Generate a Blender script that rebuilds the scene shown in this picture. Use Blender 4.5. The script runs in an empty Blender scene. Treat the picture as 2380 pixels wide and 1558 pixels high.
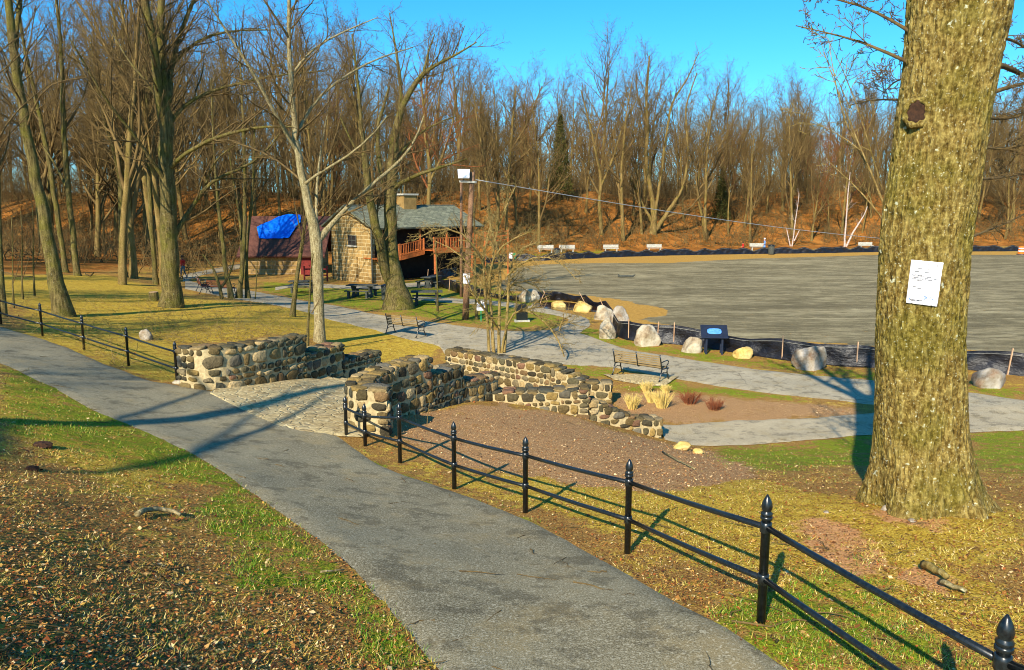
import bpy, bmesh, math, random
import numpy as np
from mathutils import Vector, Matrix, noise
from mathutils.bvhtree import BVHTree
PI = math.pi
rng = random.Random(7)
nr = np.random.RandomState(11)
C = bpy.context.scene.collection
sc = bpy.context.scene

# ------------------------------------------------------------------ camera maths
F = 1850.0; EYE = 5.7
PITCH = math.atan(301 / F); cp, sp = math.cos(PITCH), math.sin(PITCH)
def ray(px, py):
    u = (px - 1190) / F; v = (779 - py) / F
    return (u, cp + v * sp, -sp + v * cp)
def atY(px, py, Y):
    d = ray(px, py); t = Y / d[1]
    return Vector((d[0] * t, Y, EYE + d[2] * t))
def atZ(px, py, z):
    d = ray(px, py); t = (z - EYE) / d[2]
    return Vector((d[0] * t, d[1] * t, z))

# ------------------------------------------------------------------ terrain
CP = [(1010,1558,2.85),(850,1350,2.7),(650,1190,2.42),(440,1050,2.2),(200,950,2.2),(0,840,2.3),
 (1830,1558,2.8),(1640,1440,2.72),(1400,1300,2.3),(1250,1220,2.05),(1090,1150,1.85),(940,1105,1.8),(790,1012,1.7),
 (0,1558,3.95),(300,1558,3.6),(600,1558,3.2),(850,1558,2.95),(0,1200,3.5),(300,1300,3.1),(500,1300,2.9),(0,1000,2.95),(200,1100,2.8),(0,900,2.55),
 (0,757,2.1),(150,805,1.9),(350,890,1.75),(425,895,1.72),(299,850,1.75),(196,815,1.8),(99,781,1.92),(3,755,2.12),
 (510,905,1.75),(690,880,1.5),(640,995,1.75),(960,950,1.38),(1134,931,1.1),(1236,946,.93),(1328,964,.75),(1475,999,.3),(1529,1028,0),
 (1200,1010,1.42),(1300,1100,1.62),(1500,1130,1.75),(1700,1110,1.6),(1640,1043,.05),(1800,1040,.05),(2020,1020,.05),(2380,995,0),
 (2150,1180,2.3),(2290,1200,2.3),(1900,1150,2.15),(2380,1200,2.25),(2380,1400,2.55),(2380,1558,2.65),(2000,1558,2.75),(2000,1350,2.5),
 (930,1075,1.62),(1056,1137,1.76),(1221,1193,1.97),(1458,1285,2.27),(1768,1452,2.78),
 (1540,985,0),(1700,950,0),(1430,900,0),(1600,900,0),(2040,900,0),(2380,900,0),(1150,830,0),(1300,800,0),(1000,790,0),(1100,760,0),
 (800,740,0),(1400,800,0),(1700,830,0),(2000,860,0),(2380,880,0),(1500,745,0),(1300,705,0),(900,730,0),(1000,700,0),(1200,690,0),(1100,680,0),
 (700,700,0),(600,680,0),(430,655,0),(850,685,0),(1600,700,0),(2000,700,0),(2380,700,0),(1300,640,0),(1600,640,0),(2000,640,0),(2380,640,0),
 (1300,610,0),(1700,592,0),(2030,588,0),(2380,586,0),(760,660,-.3),(865,660,-.3),(950,650,-.3),(1000,645,-.3),(600,640,-.3),(700,640,-.3),
 (740,790,.55),(800,810,.25),(870,815,.1),(650,760,.9),(560,770,1.15),(400,715,1.0),(400,780,1.3),(250,720,1.3),(150,735,1.5),(0,700,2.0),
 (250,650,1.2),(0,640,1.6),(540,700,.7),(480,694,.6),(620,720,.55),(700,745,.45),(300,620,.9),(150,600,1.2),(0,592,1.3),(900,790,.12),(950,830,0)]
WP = [(0.5,1,3.2),(3,-3,3.2),(-2,0,4.0),(-4,-1,4.4),(-8,-8,5.0),(5,-8,3.6),(12,0,2.4),(14,8,1.9),(18,14,.6),(-12,5,4.0),(-25,10,4.0),(-30,-10,6),(30,0,2),(30,20,0),
 (-4.2,20.2,1.15),(-3,22,.6),(-2.2,24,.05),(-6.4,21,1.0),(-5,24,.35),(.5,21.5,.3),(2.5,20.7,.05),(1.5,24,0),(-60,50,2.5),(-60,90,1),(-60,0,6),(60,0,1),(70,50,0),(110,110,0),
 (-30,120,0),(0,120,0),(60,130,0),(-100,150,0),(150,160,0),(0,250,0),(-150,300,0),(200,300,0),(0,-60,5),(-60,-60,7),(60,-60,3)]
ctrl = [tuple(atZ(*q)) for q in CP] + WP
A = np.array(ctrl)
def _phi(r2): return np.where(r2 > 1e-9, 0.5 * r2 * np.log(np.maximum(r2, 1e-9)), 0.0)
_n = len(A)
_K = _phi((A[:, None, 0] - A[None, :, 0])**2 + (A[:, None, 1] - A[None, :, 1])**2) + np.eye(_n) * 0.6
_P = np.hstack([np.ones((_n, 1)), A[:, :2]])
_M = np.zeros((_n + 3, _n + 3)); _M[:_n, :_n] = _K; _M[:_n, _n:] = _P; _M[_n:, :_n] = _P.T
_W = np.linalg.solve(_M, np.concatenate([A[:, 2], np.zeros(3)]))
_BX = [-200, -60, -30, -12, 0, 10, 30, 50, 100, 200]; _BY = [95, 92, 84, 76, 86, 97, 106, 113, 122, 150]
def Hn(x, y):
    x = np.asarray(x, float); y = np.asarray(y, float)
    sh = x.shape; xf = x.ravel(); yf = y.ravel(); out = np.empty(xf.shape)
    for i in range(0, len(xf), 20000):
        a = xf[i:i+20000]; b = yf[i:i+20000]
        r2 = (a[:, None] - A[None, :, 0])**2 + (b[:, None] - A[None, :, 1])**2
        out[i:i+20000] = _phi(r2) @ _W[:_n] + _W[_n] + _W[_n+1] * a + _W[_n+2] * b
    d = yf - np.interp(xf, _BX, _BY)
    t = np.clip(d / 34.0, 0, 1); hill = 7.2 * t * t * (3 - 2 * t) + 0.012 * np.clip(d - 28, 0, 400)
    fl = np.clip((yf - 95) / 30, 0, 1); out = out * (1 - fl)
    hill += np.clip(d / 20, 0, 1) * (np.sin(xf * .11 + 1) * .8 + np.sin(xf * .23 + yf * .09) * .4)
    return (out + hill).reshape(sh)
def H(x, y): return float(Hn(np.array([x]), np.array([y]))[0])
_T = np.concatenate([np.arange(2, 60, .15), np.arange(60, 420, .8)])
def G(px, py, dz=0.0):
    d = ray(px, py); X = d[0] * _T; Y = d[1] * _T; Z = EYE + d[2] * _T
    g = Z - Hn(X, Y); k = np.argmax(g < 0)
    if g[k] >= 0 or k == 0: k = len(_T) - 1
    t0, t1 = _T[k-1], _T[k]; g0, g1 = g[k-1], g[k]
    t = t0 + (t1 - t0) * g0 / (g0 - g1 + 1e-9)
    x, y = d[0] * t, d[1] * t
    return Vector((x, y, H(x, y) + dz))
def proj(x, y, z):
    zz = z - EYE; w = y * cp - zz * sp; w = np.where(w < .05, .05, w)
    return 1190 + F * x / w, 779 - F * (y * sp + zz * cp) / w

# ------------------------------------------------------------------ mesh helpers
def np_mesh(name, V, Q, col=None, mats=(), midx=None, smooth=True):
    me = bpy.data.meshes.new(name); V = np.asarray(V, np.float32); Q = np.asarray(Q, np.int32)
    k = Q.shape[1]
    me.vertices.add(len(V)); me.vertices.foreach_set('co', V.ravel())
    me.loops.add(Q.size); me.loops.foreach_set('vertex_index', Q.ravel())
    me.polygons.add(len(Q)); me.polygons.foreach_set('loop_start', np.arange(0, Q.size, k, dtype=np.int32))
    me.polygons.foreach_set('loop_total', np.full(len(Q), k, np.int32))
    if smooth: me.polygons.foreach_set('use_smooth', np.ones(len(Q), bool))
    for m in mats: me.materials.append(m)
    if midx is not None: me.polygons.foreach_set('material_index', np.asarray(midx, np.int32))
    if col is not None:
        a = me.color_attributes.new('c', 'FLOAT_COLOR', 'POINT')
        c = np.ones((len(V), 4), np.float32); c[:, :3] = col; a.data.foreach_set('color', c.ravel())
    me.update(); return me
def link(name, me, parent=None, loc=None, rz=0.0):
    o = bpy.data.objects.new(name, me); C.objects.link(o)
    if parent: o.parent = parent
    if loc is not None: o.location = loc
    if rz: o.rotation_euler = (0, 0, rz)
    return o
def tag(o, label=None, cat=None, group=None, kind=None):
    if label: o['label'] = label
    if cat: o['category'] = cat
    if group: o['group'] = group
    if kind: o['kind'] = kind
    return o
def thing(name, label, cat, loc=(0,0,0), rz=0.0, group=None):
    o = bpy.data.objects.new(name, None); C.objects.link(o); o.location = loc; o.rotation_euler = (0,0,rz)
    o.empty_display_size = .2
    return tag(o, label, cat, group)
def dup(root, loc, rz=0.0, label=None, scale=None):
    def cpy(o, par):
        c = o.copy(); C.objects.link(c); c.parent = par
        for ch in list(kids.get(o.name, [])): cpy(ch, c)
        return c
    kids = {}
    def rec(o):
        kids[o.name] = list(o.children)
        for ch in o.children: rec(ch)
    rec(root)
    r = cpy(root, None); r.location = loc; r.rotation_euler = (0, 0, rz)
    if scale: r.scale = scale
    if label: r['label'] = label
    return r
_CUBE = np.array([(-1,-1,-1),(1,-1,-1),(1,1,-1),(-1,1,-1),(-1,-1,1),(1,-1,1),(1,1,1),(-1,1,1)], float) * .5
_CF = np.array([(0,3,2,1),(4,5,6,7),(0,1,5,4),(1,2,6,5),(2,3,7,6),(3,0,4,7)])
class MB:
    def __init__(s): s.v = []; s.f = []; s.n = 0; s.m = []; s.cur = 0
    def add(s, V, Q):
        V = np.asarray(V, float); s.v.append(V)
        for q in Q: s.f.append(tuple(int(i) + s.n for i in q)); s.m.append(s.cur)
        s.n += len(V)
    def box(s, c, size, R=None):
        V = _CUBE * np.array(size)
        if R is not None: V = V @ np.array(R.to_3x3()).T
        s.add(V + np.array(c), _CF)
    def bar(s, a, b, w, h):
        a = Vector(a); b = Vector(b); d = b - a
        R = d.to_track_quat('X', 'Z').to_matrix()
        s.box((a + b) / 2, (d.length, w, h), R)
    def tube(s, pts, r, n=8, caps=True):
        pts = [Vector(p) for p in pts]; k = len(pts); rr = r if isinstance(r, (list, tuple)) else [r] * k
        V = []
        a = None
        for i, p in enumerate(pts):
            t = (pts[min(i+1, k-1)] - pts[max(i-1, 0)]).normalized()
            if a is None: a = t.cross(Vector((0,0,1)) if abs(t.z) < .9 else Vector((1,0,0))).normalized()
            a = (a - t * a.dot(t)).normalized(); b = t.cross(a)
            for j in range(n):
                q = 2 * PI * j / n; V.append(p + (a * math.cos(q) + b * math.sin(q)) * rr[i])
        Q = [(i*n+j, i*n+(j+1) % n, (i+1)*n+(j+1) % n, (i+1)*n+j) for i in range(k-1) for j in range(n)]
        if caps: Q.append(tuple(range(n-1, -1, -1))); Q.append(tuple((k-1)*n+j for j in range(n)))
        s.add([tuple(v) for v in V], Q)
    def lathe(s, prof, c=(0,0,0), n=16):
        V = [(c[0]+r*math.cos(2*PI*j/n), c[1]+r*math.sin(2*PI*j/n), c[2]+z) for r, z in prof for j in range(n)]
        k = len(prof)
        Q = [(i*n+j, i*n+(j+1) % n, (i+1)*n+(j+1) % n, (i+1)*n+j) for i in range(k-1) for j in range(n)]
        Q.append(tuple(range(n-1, -1, -1))); Q.append(tuple((k-1)*n+j for j in range(n)))
        s.add(V, Q)
    def prism(s, poly, y0, y1, R=None, c=(0,0,0)):
        n = len(poly); V = [(x, y0, z) for x, z in poly] + [(x, y1, z) for x, z in poly]
        V = np.array(V)
        if R is not None: V = V @ np.array(R.to_3x3()).T
        Q = [tuple(range(n)), tuple(range(2*n-1, n-1, -1))] + [(j, n+j, n+(j+1) % n, (j+1) % n) for j in range(n)]
        s.add(V + np.array(c), Q)
    def build(s, name, mats, parent=None, loc=None, rz=0.0, smooth=False, bevel=0):
        me = bpy.data.meshes.new(name)
        V = np.vstack(s.v)
        me.from_pydata(V.tolist(), [], s.f)
        for m in (mats if isinstance(mats, (list, tuple)) else [mats]): me.materials.append(m)
        me.polygons.foreach_set('material_index', s.m)
        bm = bmesh.new(); bm.from_mesh(me); bmesh.ops.recalc_face_normals(bm, faces=bm.faces); bm.to_mesh(me); bm.free()
        if smooth: me.polygons.foreach_set('use_smooth', [True] * len(me.polygons))
        o = link(name, me, parent, loc, rz)
        if bevel:
            b = o.modifiers.new('b', 'BEVEL'); b.width = bevel; b.segments = 2; b.limit_method = 'ANGLE'
        return o

# ------------------------------------------------------------------ materials
def srgb(r, g, b):
    f = lambda c: (c/255/12.92 if c/255 <= .04045 else ((c/255+.055)/1.055)**2.4)
    return (f(r), f(g), f(b), 1)
class NT:
    def __init__(s, name):
        s.m = bpy.data.materials.new(name); s.m.use_nodes = True; s.t = s.m.node_tree; s.N = s.t.nodes
        s.p = s.N['Principled BSDF']; s.tc = s.N.new('ShaderNodeTexCoord'); s.pos = s.tc.outputs['Object']
    def L(s, a, b): s.t.links.new(a, b)
    def val(s, sock, v):
        if hasattr(v, 'is_output') or isinstance(v, bpy.types.NodeSocket): s.L(v, sock)
        else: sock.default_value = v
    def scaled(s, sc_, src=None):
        n = s.N.new('ShaderNodeMapping'); n.inputs['Scale'].default_value = sc_; s.L(src or s.pos, n.inputs['Vector']); return n.outputs[0]
    def noise(s, scale, detail=4, rough=.6, src=None, dist=0):
        n = s.N.new('ShaderNodeTexNoise'); s.L(src or s.pos, n.inputs['Vector']); n.inputs['Scale'].default_value = scale
        n.inputs['Detail'].default_value = detail; n.inputs['Roughness'].default_value = rough; n.inputs['Distortion'].default_value = dist
        return n.outputs['Fac']
    def voro(s, scale, feature='F1', src=None, out='Distance', rnd=1):
        n = s.N.new('ShaderNodeTexVoronoi'); n.feature = feature; s.L(src or s.pos, n.inputs['Vector']); n.inputs['Scale'].default_value = scale
        n.inputs['Randomness'].default_value = rnd
        return n.outputs[out]
    def math(s, op, a, b=0.0, clamp=False):
        n = s.N.new('ShaderNodeMath'); n.operation = op; n.use_clamp = clamp; s.val(n.inputs[0], a); s.val(n.inputs[1], b); return n.outputs[0]
    def ramp(s, fac, stops, interp='LINEAR'):
        n = s.N.new('ShaderNodeValToRGB'); s.L(fac, n.inputs[0]); e = n.color_ramp.elements; n.color_ramp.interpolation = interp
        while len(e) < len(stops): e.new(.5)
        for el, (p, c) in zip(e, stops): el.position = p; el.color = c if len(c) == 4 else (*c, 1)
        return n.outputs[0]
    def mix(s, fac, a, b, mode='MIX'):
        n = s.N.new('ShaderNodeMix'); n.data_type = 'RGBA'; n.blend_type = mode; n.clamp_factor = True
        s.val(n.inputs[0], fac)
        for i, v in ((6, a), (7, b)): s.val(n.inputs[i], v if not isinstance(v, tuple) or len(v) == 4 else (*v, 1))
        return n.outputs[2]
    def step(s, x, lo, hi):
        n = s.N.new('ShaderNodeMapRange'); n.interpolation_type = 'SMOOTHSTEP'; s.L(x, n.inputs[0])
        n.inputs[1].default_value = lo; n.inputs[2].default_value = hi; return n.outputs[0]
    def attr(s, name, out='Fac'):
        n = s.N.new('ShaderNodeAttribute'); n.attribute_name = name; return n.outputs[out]
    def fin(s, col, rough=.85, bump=None, bs=.3, dist=.02, spec=.3, metal=0.0):
        s.val(s.p.inputs['Base Color'], col); s.val(s.p.inputs['Roughness'], rough); s.p.inputs['Specular IOR Level'].default_value = spec
        s.p.inputs['Metallic'].default_value = metal
        if bump is not None:
            b = s.N.new('ShaderNodeBump'); b.inputs['Strength'].default_value = bs; b.inputs['Distance'].default_value = dist
            s.L(bump, b.inputs['Height']); s.L(b.outputs[0], s.p.inputs['Normal'])
        return s.m
def simple(name, c1, c2, scale=6, rough=.8, bs=.2, dist=.01, spec=.3, metal=0.0, sc_=(1,1,1)):
    t = NT(name); n = t.noise(scale, 5, .65, t.scaled(sc_)); return t.fin(t.ramp(n, [(.3, c1), (.7, c2)]), rough, n, bs, dist, spec, metal)
def vcol(name, rough=.85, spec=.15, nscale=40, amt=.25, bs=.2, dist=.01):
    t = NT(name); n = t.noise(nscale, 4, .6); k = t.math('ADD', t.math('MULTIPLY', n, amt * 2), 1 - amt)
    g = t.N.new('ShaderNodeCombineColor'); [t.L(k, g.inputs[i]) for i in range(3)]
    return t.fin(t.mix(1.0, t.attr('c', 'Color'), g.outputs[0], 'MULTIPLY'), rough, n, bs, dist, spec)

def m_terrain():
    t = NT('ground_soil'); za = t.N.new('ShaderNodeAttribute'); za.attribute_name = 'za'; zb = t.N.new('ShaderNodeAttribute'); zb.attribute_name = 'zb'
    sa = t.N.new('ShaderNodeSeparateColor'); sb = t.N.new('ShaderNodeSeparateColor'); t.L(za.outputs['Color'], sa.inputs[0]); t.L(zb.outputs['Color'], sb.inputs[0])
    big = t.noise(.9, 5, .65); mid = t.noise(5, 5, .7); fine = t.noise(38, 4, .7); vf = t.noise(160, 3, .6)
    str_ = t.math('ADD', t.math('MULTIPLY', t.noise(.22, 9, .8, t.scaled((.45, 1.5, 1)), 1.0), .55), t.math('MULTIPLY', t.noise(1.6, 5, .8, t.scaled((.4, 1.2, 1)), .6), .45))
    jit = t.math('ADD', t.math('MULTIPLY', t.math('SUBTRACT', mid, .5), 1.9), t.math('MULTIPLY', t.math('SUBTRACT', big, .5), 1.4))
    def m(sock, w=.18, k_=1.0): return t.step(t.math('ADD', sock, t.math('MULTIPLY', jit, k_)), .5 - w, .5 + w)
    leaf = t.mix(.5, t.ramp(fine, [(.36, srgb(70,40,14)), (.5, srgb(164,112,44)), (.62, srgb(222,184,104))]), t.ramp(vf, [(.35, srgb(90,58,26)), (.6, srgb(190,150,84))]))
    straw = t.mix(.55, t.ramp(mid, [(.36, srgb(140,96,12)), (.52, srgb(198,160,36)), (.66, srgb(226,196,84))]), t.ramp(fine, [(.38, srgb(104,72,10)), (.6, srgb(236,204,92))]))
    green = t.mix(.55, t.ramp(mid, [(.35, srgb(78,104,8)), (.6, srgb(140,150,28))]), t.ramp(fine, [(.38, srgb(50,70,6)), (.6, srgb(176,176,52))]))
    mulch = t.mix(.5, t.ramp(fine, [(.38, srgb(84,46,20)), (.5, srgb(168,120,70)), (.62, srgb(232,192,134))]), t.ramp(vf, [(.38, srgb(110,66,34)), (.6, srgb(226,184,130))]))
    field = t.mix(.45, t.ramp(str_, [(.42, srgb(58,54,38)), (.48, srgb(106,98,72)), (.53, srgb(152,140,106)), (.6, srgb(196,182,140))]), t.ramp(fine, [(.38, srgb(62,56,38)), (.6, srgb(190,172,128))]))
    ochre = t.mix(.4, t.ramp(mid, [(.3, srgb(150,100,32)), (.6, srgb(205,158,72))]), t.ramp(fine, [(.35, srgb(120,80,28)), (.6, srgb(215,175,95))]))
    floor = t.mix(.6, t.ramp(t.noise(1.1, 8, .8), [(.38, srgb(70,44,14)), (.5, srgb(150,92,36)), (.62, srgb(204,140,64))]), t.ramp(t.noise(.35, 6, .75), [(.4, srgb(84,70,26)), (.5, srgb(156,96,38)), (.62, srgb(196,134,62))]))
    dirt = t.ramp(fine, [(.3, srgb(170,110,62)), (.6, srgb(226,170,112))])
    c = t.mix(m(sa.outputs[1]), leaf, straw)
    c = t.mix(m(sa.outputs[2]), c, mulch)
    c = t.mix(m(sb.outputs[1], .1, .45), c, ochre)
    c = t.mix(m(sb.outputs[0], .08, .45), c, field)
    c = t.mix(m(sb.outputs[2], .2), c, floor)
    c = t.mix(m(sa.outputs[0]), c, green)
    c = t.mix(m(za.outputs['Alpha']), c, dirt)
    bh = t.math('ADD', t.math('MULTIPLY', fine, 1.0), t.math('MULTIPLY', mid, 1.6))
    return t.fin(c, .95, bh, .9, .035, .1)
def m_asphalt(name, a, b, crack=0.0):
    t = NT(name); big = t.noise(.7, 4, .6); fine = t.noise(90, 3, .7); sp = t.voro(160, 'F1')
    c = t.mix(.45, t.ramp(big, [(.3, a), (.7, b)]), t.ramp(fine, [(.38, srgb(52,48,38)), (.5, b), (.62, srgb(210,200,170))]))
    c = t.mix(t.step(t.noise(1.6, 6, .7), .5, .66), c, t.mix(.5, c, srgb(160,140,96)))
    c = t.mix(t.math('MULTIPLY', t.step(t.noise(46, 2, .5), .56, .66), .55), c, srgb(206,196,166))
    c = t.mix(t.math('MULTIPLY', t.step(t.noise(2.4, 7, .75), .52, .6), .45), c, srgb(66,60,44))
    if crack:
        n = t.N.new('ShaderNodeTexVoronoi'); n.feature = 'DISTANCE_TO_EDGE'; n.inputs['Scale'].default_value = .55
        d = t.N.new('ShaderNodeMixRGB'); d.inputs[0].default_value = .12; t.L(t.pos, d.inputs[1])
        nn = t.N.new('ShaderNodeTexNoise'); nn.inputs['Scale'].default_value = 3; t.L(t.pos, nn.inputs['Vector']); t.L(nn.outputs['Color'], d.inputs[2]); t.L(d.outputs[0], n.inputs['Vector'])
        c = t.mix(t.math('MULTIPLY', t.math('SUBTRACT', 1.0, t.step(n.outputs['Distance'], .0, .012)), crack), c, srgb(60,56,48))
    return t.fin(c, .9, t.math('ADD', fine, t.math('MULTIPLY', sp, .6)), .5, .006, .2)
def m_flag():
    t = NT('flagstone_paving'); n = t.N.new('ShaderNodeTexVoronoi'); n.feature = 'DISTANCE_TO_EDGE'; n.inputs['Scale'].default_value = 4.6
    d = t.N.new('ShaderNodeMixRGB'); d.inputs[0].default_value = .10; t.L(t.scaled((1,1.15,.05)), d.inputs[1])
    nn = t.N.new('ShaderNodeTexNoise'); nn.inputs['Scale'].default_value = 4; t.L(t.pos, nn.inputs['Vector']); t.L(nn.outputs['Color'], d.inputs[2]); t.L(d.outputs[0], n.inputs['Vector'])
    v2 = t.N.new('ShaderNodeTexVoronoi'); v2.inputs['Scale'].default_value = 4.6; t.L(d.outputs[0], v2.inputs['Vector'])
    sep = t.N.new('ShaderNodeSeparateColor'); t.L(v2.outputs['Color'], sep.inputs[0])
    st = t.ramp(sep.outputs[0], [(0, srgb(150,128,88)), (.35, srgb(178,156,110)), (.7, srgb(196,176,128)), (1, srgb(160,140,108))])
    st = t.mix(.35, st, t.ramp(t.noise(14, 5, .7), [(.4, srgb(104,86,52)), (.6, srgb(225,205,150))]))
    e = t.step(n.outputs['Distance'], .03, .10)
    return t.fin(t.mix(e, t.ramp(t.noise(9), [(.4, srgb(150,128,86)), (.6, srgb(216,198,150))]), st), .9, t.math('ADD', e, t.math('MULTIPLY', t.noise(22), .5)), .7, .03, .2)
def m_bark(name, a, b, c, sx=9, sz=1.2, lich=0.0, moss=0.0, bs=.7, dist=.03, obj=True):
    t = NT(name); v = t.scaled((sx, sx, sz)); n = t.noise(1, 6, .7, v, .4); w = t.voro(1.4, 'F1', v); fine = t.noise(26, 4, .7)
    h = t.math('ADD', t.math('MULTIPLY', n, .9), t.math('MULTIPLY', w, .5))
    col = t.ramp(h, [(.3, a), (.62, b), (.95, c)])
    col = t.mix(.42, col, t.ramp(fine, [(.38, a), (.5, b), (.62, c)]))
    if moss: col = t.mix(t.math('MULTIPLY', t.step(t.noise(1.7, 4, .6), .42, .66), moss), col, t.ramp(fine, [(.3, srgb(62,66,10)), (.7, srgb(122,118,30))]))
    if lich:
        col = t.mix(t.math('MULTIPLY', t.step(t.noise(13, 4, .6), .645, .68), lich), col, srgb(196,200,172))
        col = t.mix(t.math('MULTIPLY', t.step(t.noise(42, 3, .6), .64, .69), lich * .8), col, srgb(205,205,176))
    return t.fin(col, .92, t.math('ADD', h, t.math('MULTIPLY', fine, .35)), bs, dist, .15)
M = {}
M['ground'] = m_terrain()
M['asphalt'] = m_asphalt('worn_asphalt', srgb(92,84,58), srgb(150,138,104), .0)
M['path'] = m_asphalt('pale_path', srgb(138,126,100), srgb(182,168,138), .35)
M['sandpath'] = m_asphalt('sandy_path', srgb(150,136,108), srgb(190,172,136))
M['flag'] = m_flag()
M['bark_big'] = m_bark('oak_bark', srgb(36,26,8), srgb(112,90,38), srgb(186,166,96), 17, 5.0, .8, .45, 1.0, .05)
M['bark'] = m_bark('grey_bark', srgb(26,20,8), srgb(78,68,36), srgb(138,122,76), 10, 1.6, .2, .45)
M['bark_pale'] = m_bark('pale_bark', srgb(60,50,30), srgb(126,112,78), srgb(186,172,130), 14, 3.0, .5, .15)
M['twig'] = simple('twig_bark', srgb(60,46,24), srgb(122,100,58), 8, .9)
M['twig_far'] = simple('far_twig_bark', srgb(66,50,24), srgb(136,112,66), .5, .95)
M['twig_red'] = simple('budding_twig_bark', srgb(96,56,30), srgb(156,96,52), 1.5, .95)
M['bark_far'] = m_bark('far_bark', srgb(50,38,16), srgb(112,92,50), srgb(158,134,84), 5, .8, 0, .3, .4)
M['birch'] = m_bark('birch_bark', srgb(90,60,56), srgb(180,160,146), srgb(214,200,188), 2, 9, 0, 0, .2)
M['vine'] = m_bark('vine_bark', srgb(70,54,26), srgb(132,108,60), srgb(178,156,102), 12, 2.2, .2, .3)
M['mortar'] = simple('mortar', srgb(150,132,94), srgb(198,180,136), 14, .95, .5, .02)
M['stone'] = vcol('field_stone', .88, .2, 16, .75, .9, .05)
M['leaf'] = vcol('dead_leaf', .7, .3, 60, .2)
M['grassb'] = vcol('grass_blade', .6, .25, 30, .15)
t = NT('black_paint'); n = t.noise(40, 4); M['iron'] = t.fin(t.ramp(n, [(.3, srgb(12,14,16)), (.7, srgb(34,40,40))]), .28, n, .15, .003, .6)
M['plastic'] = (lambda t: t.fin(t.ramp(t.noise(3), [(.3, srgb(8,8,12)), (.7, srgb(24,24,32))]), .42, t.noise(5, 4, .6, t.scaled((1,1,2.5))), .8, .05, .5))(NT('black_plastic_sheet'))
M['stake'] = simple('pale_stake_wood', srgb(170,130,95), srgb(215,180,145), 20, .8, sc_=(1,1,.2))
M['wood'] = simple('bench_slat_wood', srgb(96,80,50), srgb(150,128,86), 14, .7, sc_=(.3,4,4))
M['wood_brown'] = simple('brown_slat_wood', srgb(88,44,26), srgb(134,76,44), 14, .7, sc_=(.3,4,4))
M['deck'] = simple('orange_deck_wood', srgb(138,70,28), srgb(186,104,46), 6, .7)
M['pole'] = m_bark('pole_wood', srgb(74,50,32), srgb(124,90,64), srgb(160,126,98), 12, .6, 0, 0, .4)
M['concrete_dark'] = simple('dark_concrete', srgb(50,52,48), srgb(88,90,80), 12, .9, .3)
M['concrete'] = simple('pale_concrete', srgb(150,148,136), srgb(190,186,172), 8, .9)
M['void'] = simple('dark_interior_shade', srgb(28,24,22), srgb(44,38,34), 2, .95)  # near-black, for openings and for shade painted on the hut's porch walls
M['white'] = simple('white_metal', srgb(228,228,232), srgb(244,244,246), 4, .5)
M['text'] = simple('dark_lettering', srgb(60,14,26), srgb(80,22,34), 4, .7)
M['textk'] = simple('black_lettering', srgb(26,26,32), srgb(42,42,50), 4, .7)
M['textb'] = simple('blue_lettering', srgb(24,84,160), srgb(40,110,190), 4, .7)
M['paper'] = simple('white_paper', srgb(246,244,250), srgb(254,252,255), 6, .6)
M['tarp'] = (lambda t: t.fin(t.ramp(t.noise(1.2, 4), [(.3, srgb(0,84,214)), (.7, srgb(6,130,246))]), .4, t.noise(1.6, 5, .6), .8, .15, .4))(NT('blue_tarp'))
M['roof_brown'] = simple('brown_shingles', srgb(72,44,36), srgb(112,72,58), 5, .9, .5, .05, sc_=(1,1,6))
M['skin'] = simple('skin', srgb(190,130,100), srgb(205,146,114), 4, .6)
for k, a, b in (('red', (176,30,24), (206,50,36)), ('blue', (92,134,190), (120,160,210)), ('jeans', (60,96,110), (84,120,130)), ('darkcloth', (30,32,44), (46,48,60)),
                ('orange', (226,90,20), (240,120,30)), ('hair', (50,34,22), (70,48,32)), ('panelblue', (60,120,190), (100,165,225)), ('green', (20,110,70), (30,140,90)), ('reddoor', (92,24,20), (130,40,32)), ('navy', (16,26,44), (28,40,62))):
    M[k] = simple(k + '_surface', srgb(*a), srgb(*b), 8, .7)
M['dry'] = simple('dry_ornamental_grass', srgb(196,166,84), srgb(236,212,130), 20, .8)
M['redtwig'] = simple('red_shrub_twig', srgb(110,58,34), srgb(150,86,50), 20, .8)
M['evergreen'] = simple('evergreen_needles', srgb(46,50,16), srgb(84,84,30), 3, .9)
def m_ashlar(name='hut_stonework', sc_=1.0, mort=srgb(214,196,150)):
    t = NT(name); geo = t.tc.outputs['UV']
    br = t.N.new('ShaderNodeTexBrick'); d = t.N.new('ShaderNodeMixRGB'); d.inputs[0].default_value = .07; t.L(geo, d.inputs[1])
    nn = t.N.new('ShaderNodeTexNoise'); nn.inputs['Scale'].default_value = 1.6; t.L(geo, nn.inputs['Vector']); t.L(nn.outputs['Color'], d.inputs[2]); t.L(d.outputs[0], br.inputs['Vector'])
    br.inputs['Scale'].default_value = sc_; br.inputs['Brick Width'].default_value = .52; br.inputs['Row Height'].default_value = .27; br.inputs['Mortar Size'].default_value = .022
    br.offset_frequency = 2; br.squash = 1.6; br.squash_frequency = 3
    br.inputs['Color1'].default_value = srgb(110,84,46); br.inputs['Color2'].default_value = srgb(178,144,88); br.inputs['Mortar'].default_value = mort
    c = t.mix(.35, br.outputs['Color'], t.ramp(t.noise(1.7, 5, .7), [(.3, srgb(96,78,40)), (.7, srgb(206,170,104))]))
    return t.fin(c, .9, t.math('ADD', t.math('MULTIPLY', br.outputs['Fac'], -1.0), t.noise(9)), .6, .04, .2)
M['ashlar'] = m_ashlar()
M['block'] = m_ashlar('tan_block', .8, srgb(176,150,118))
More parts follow.
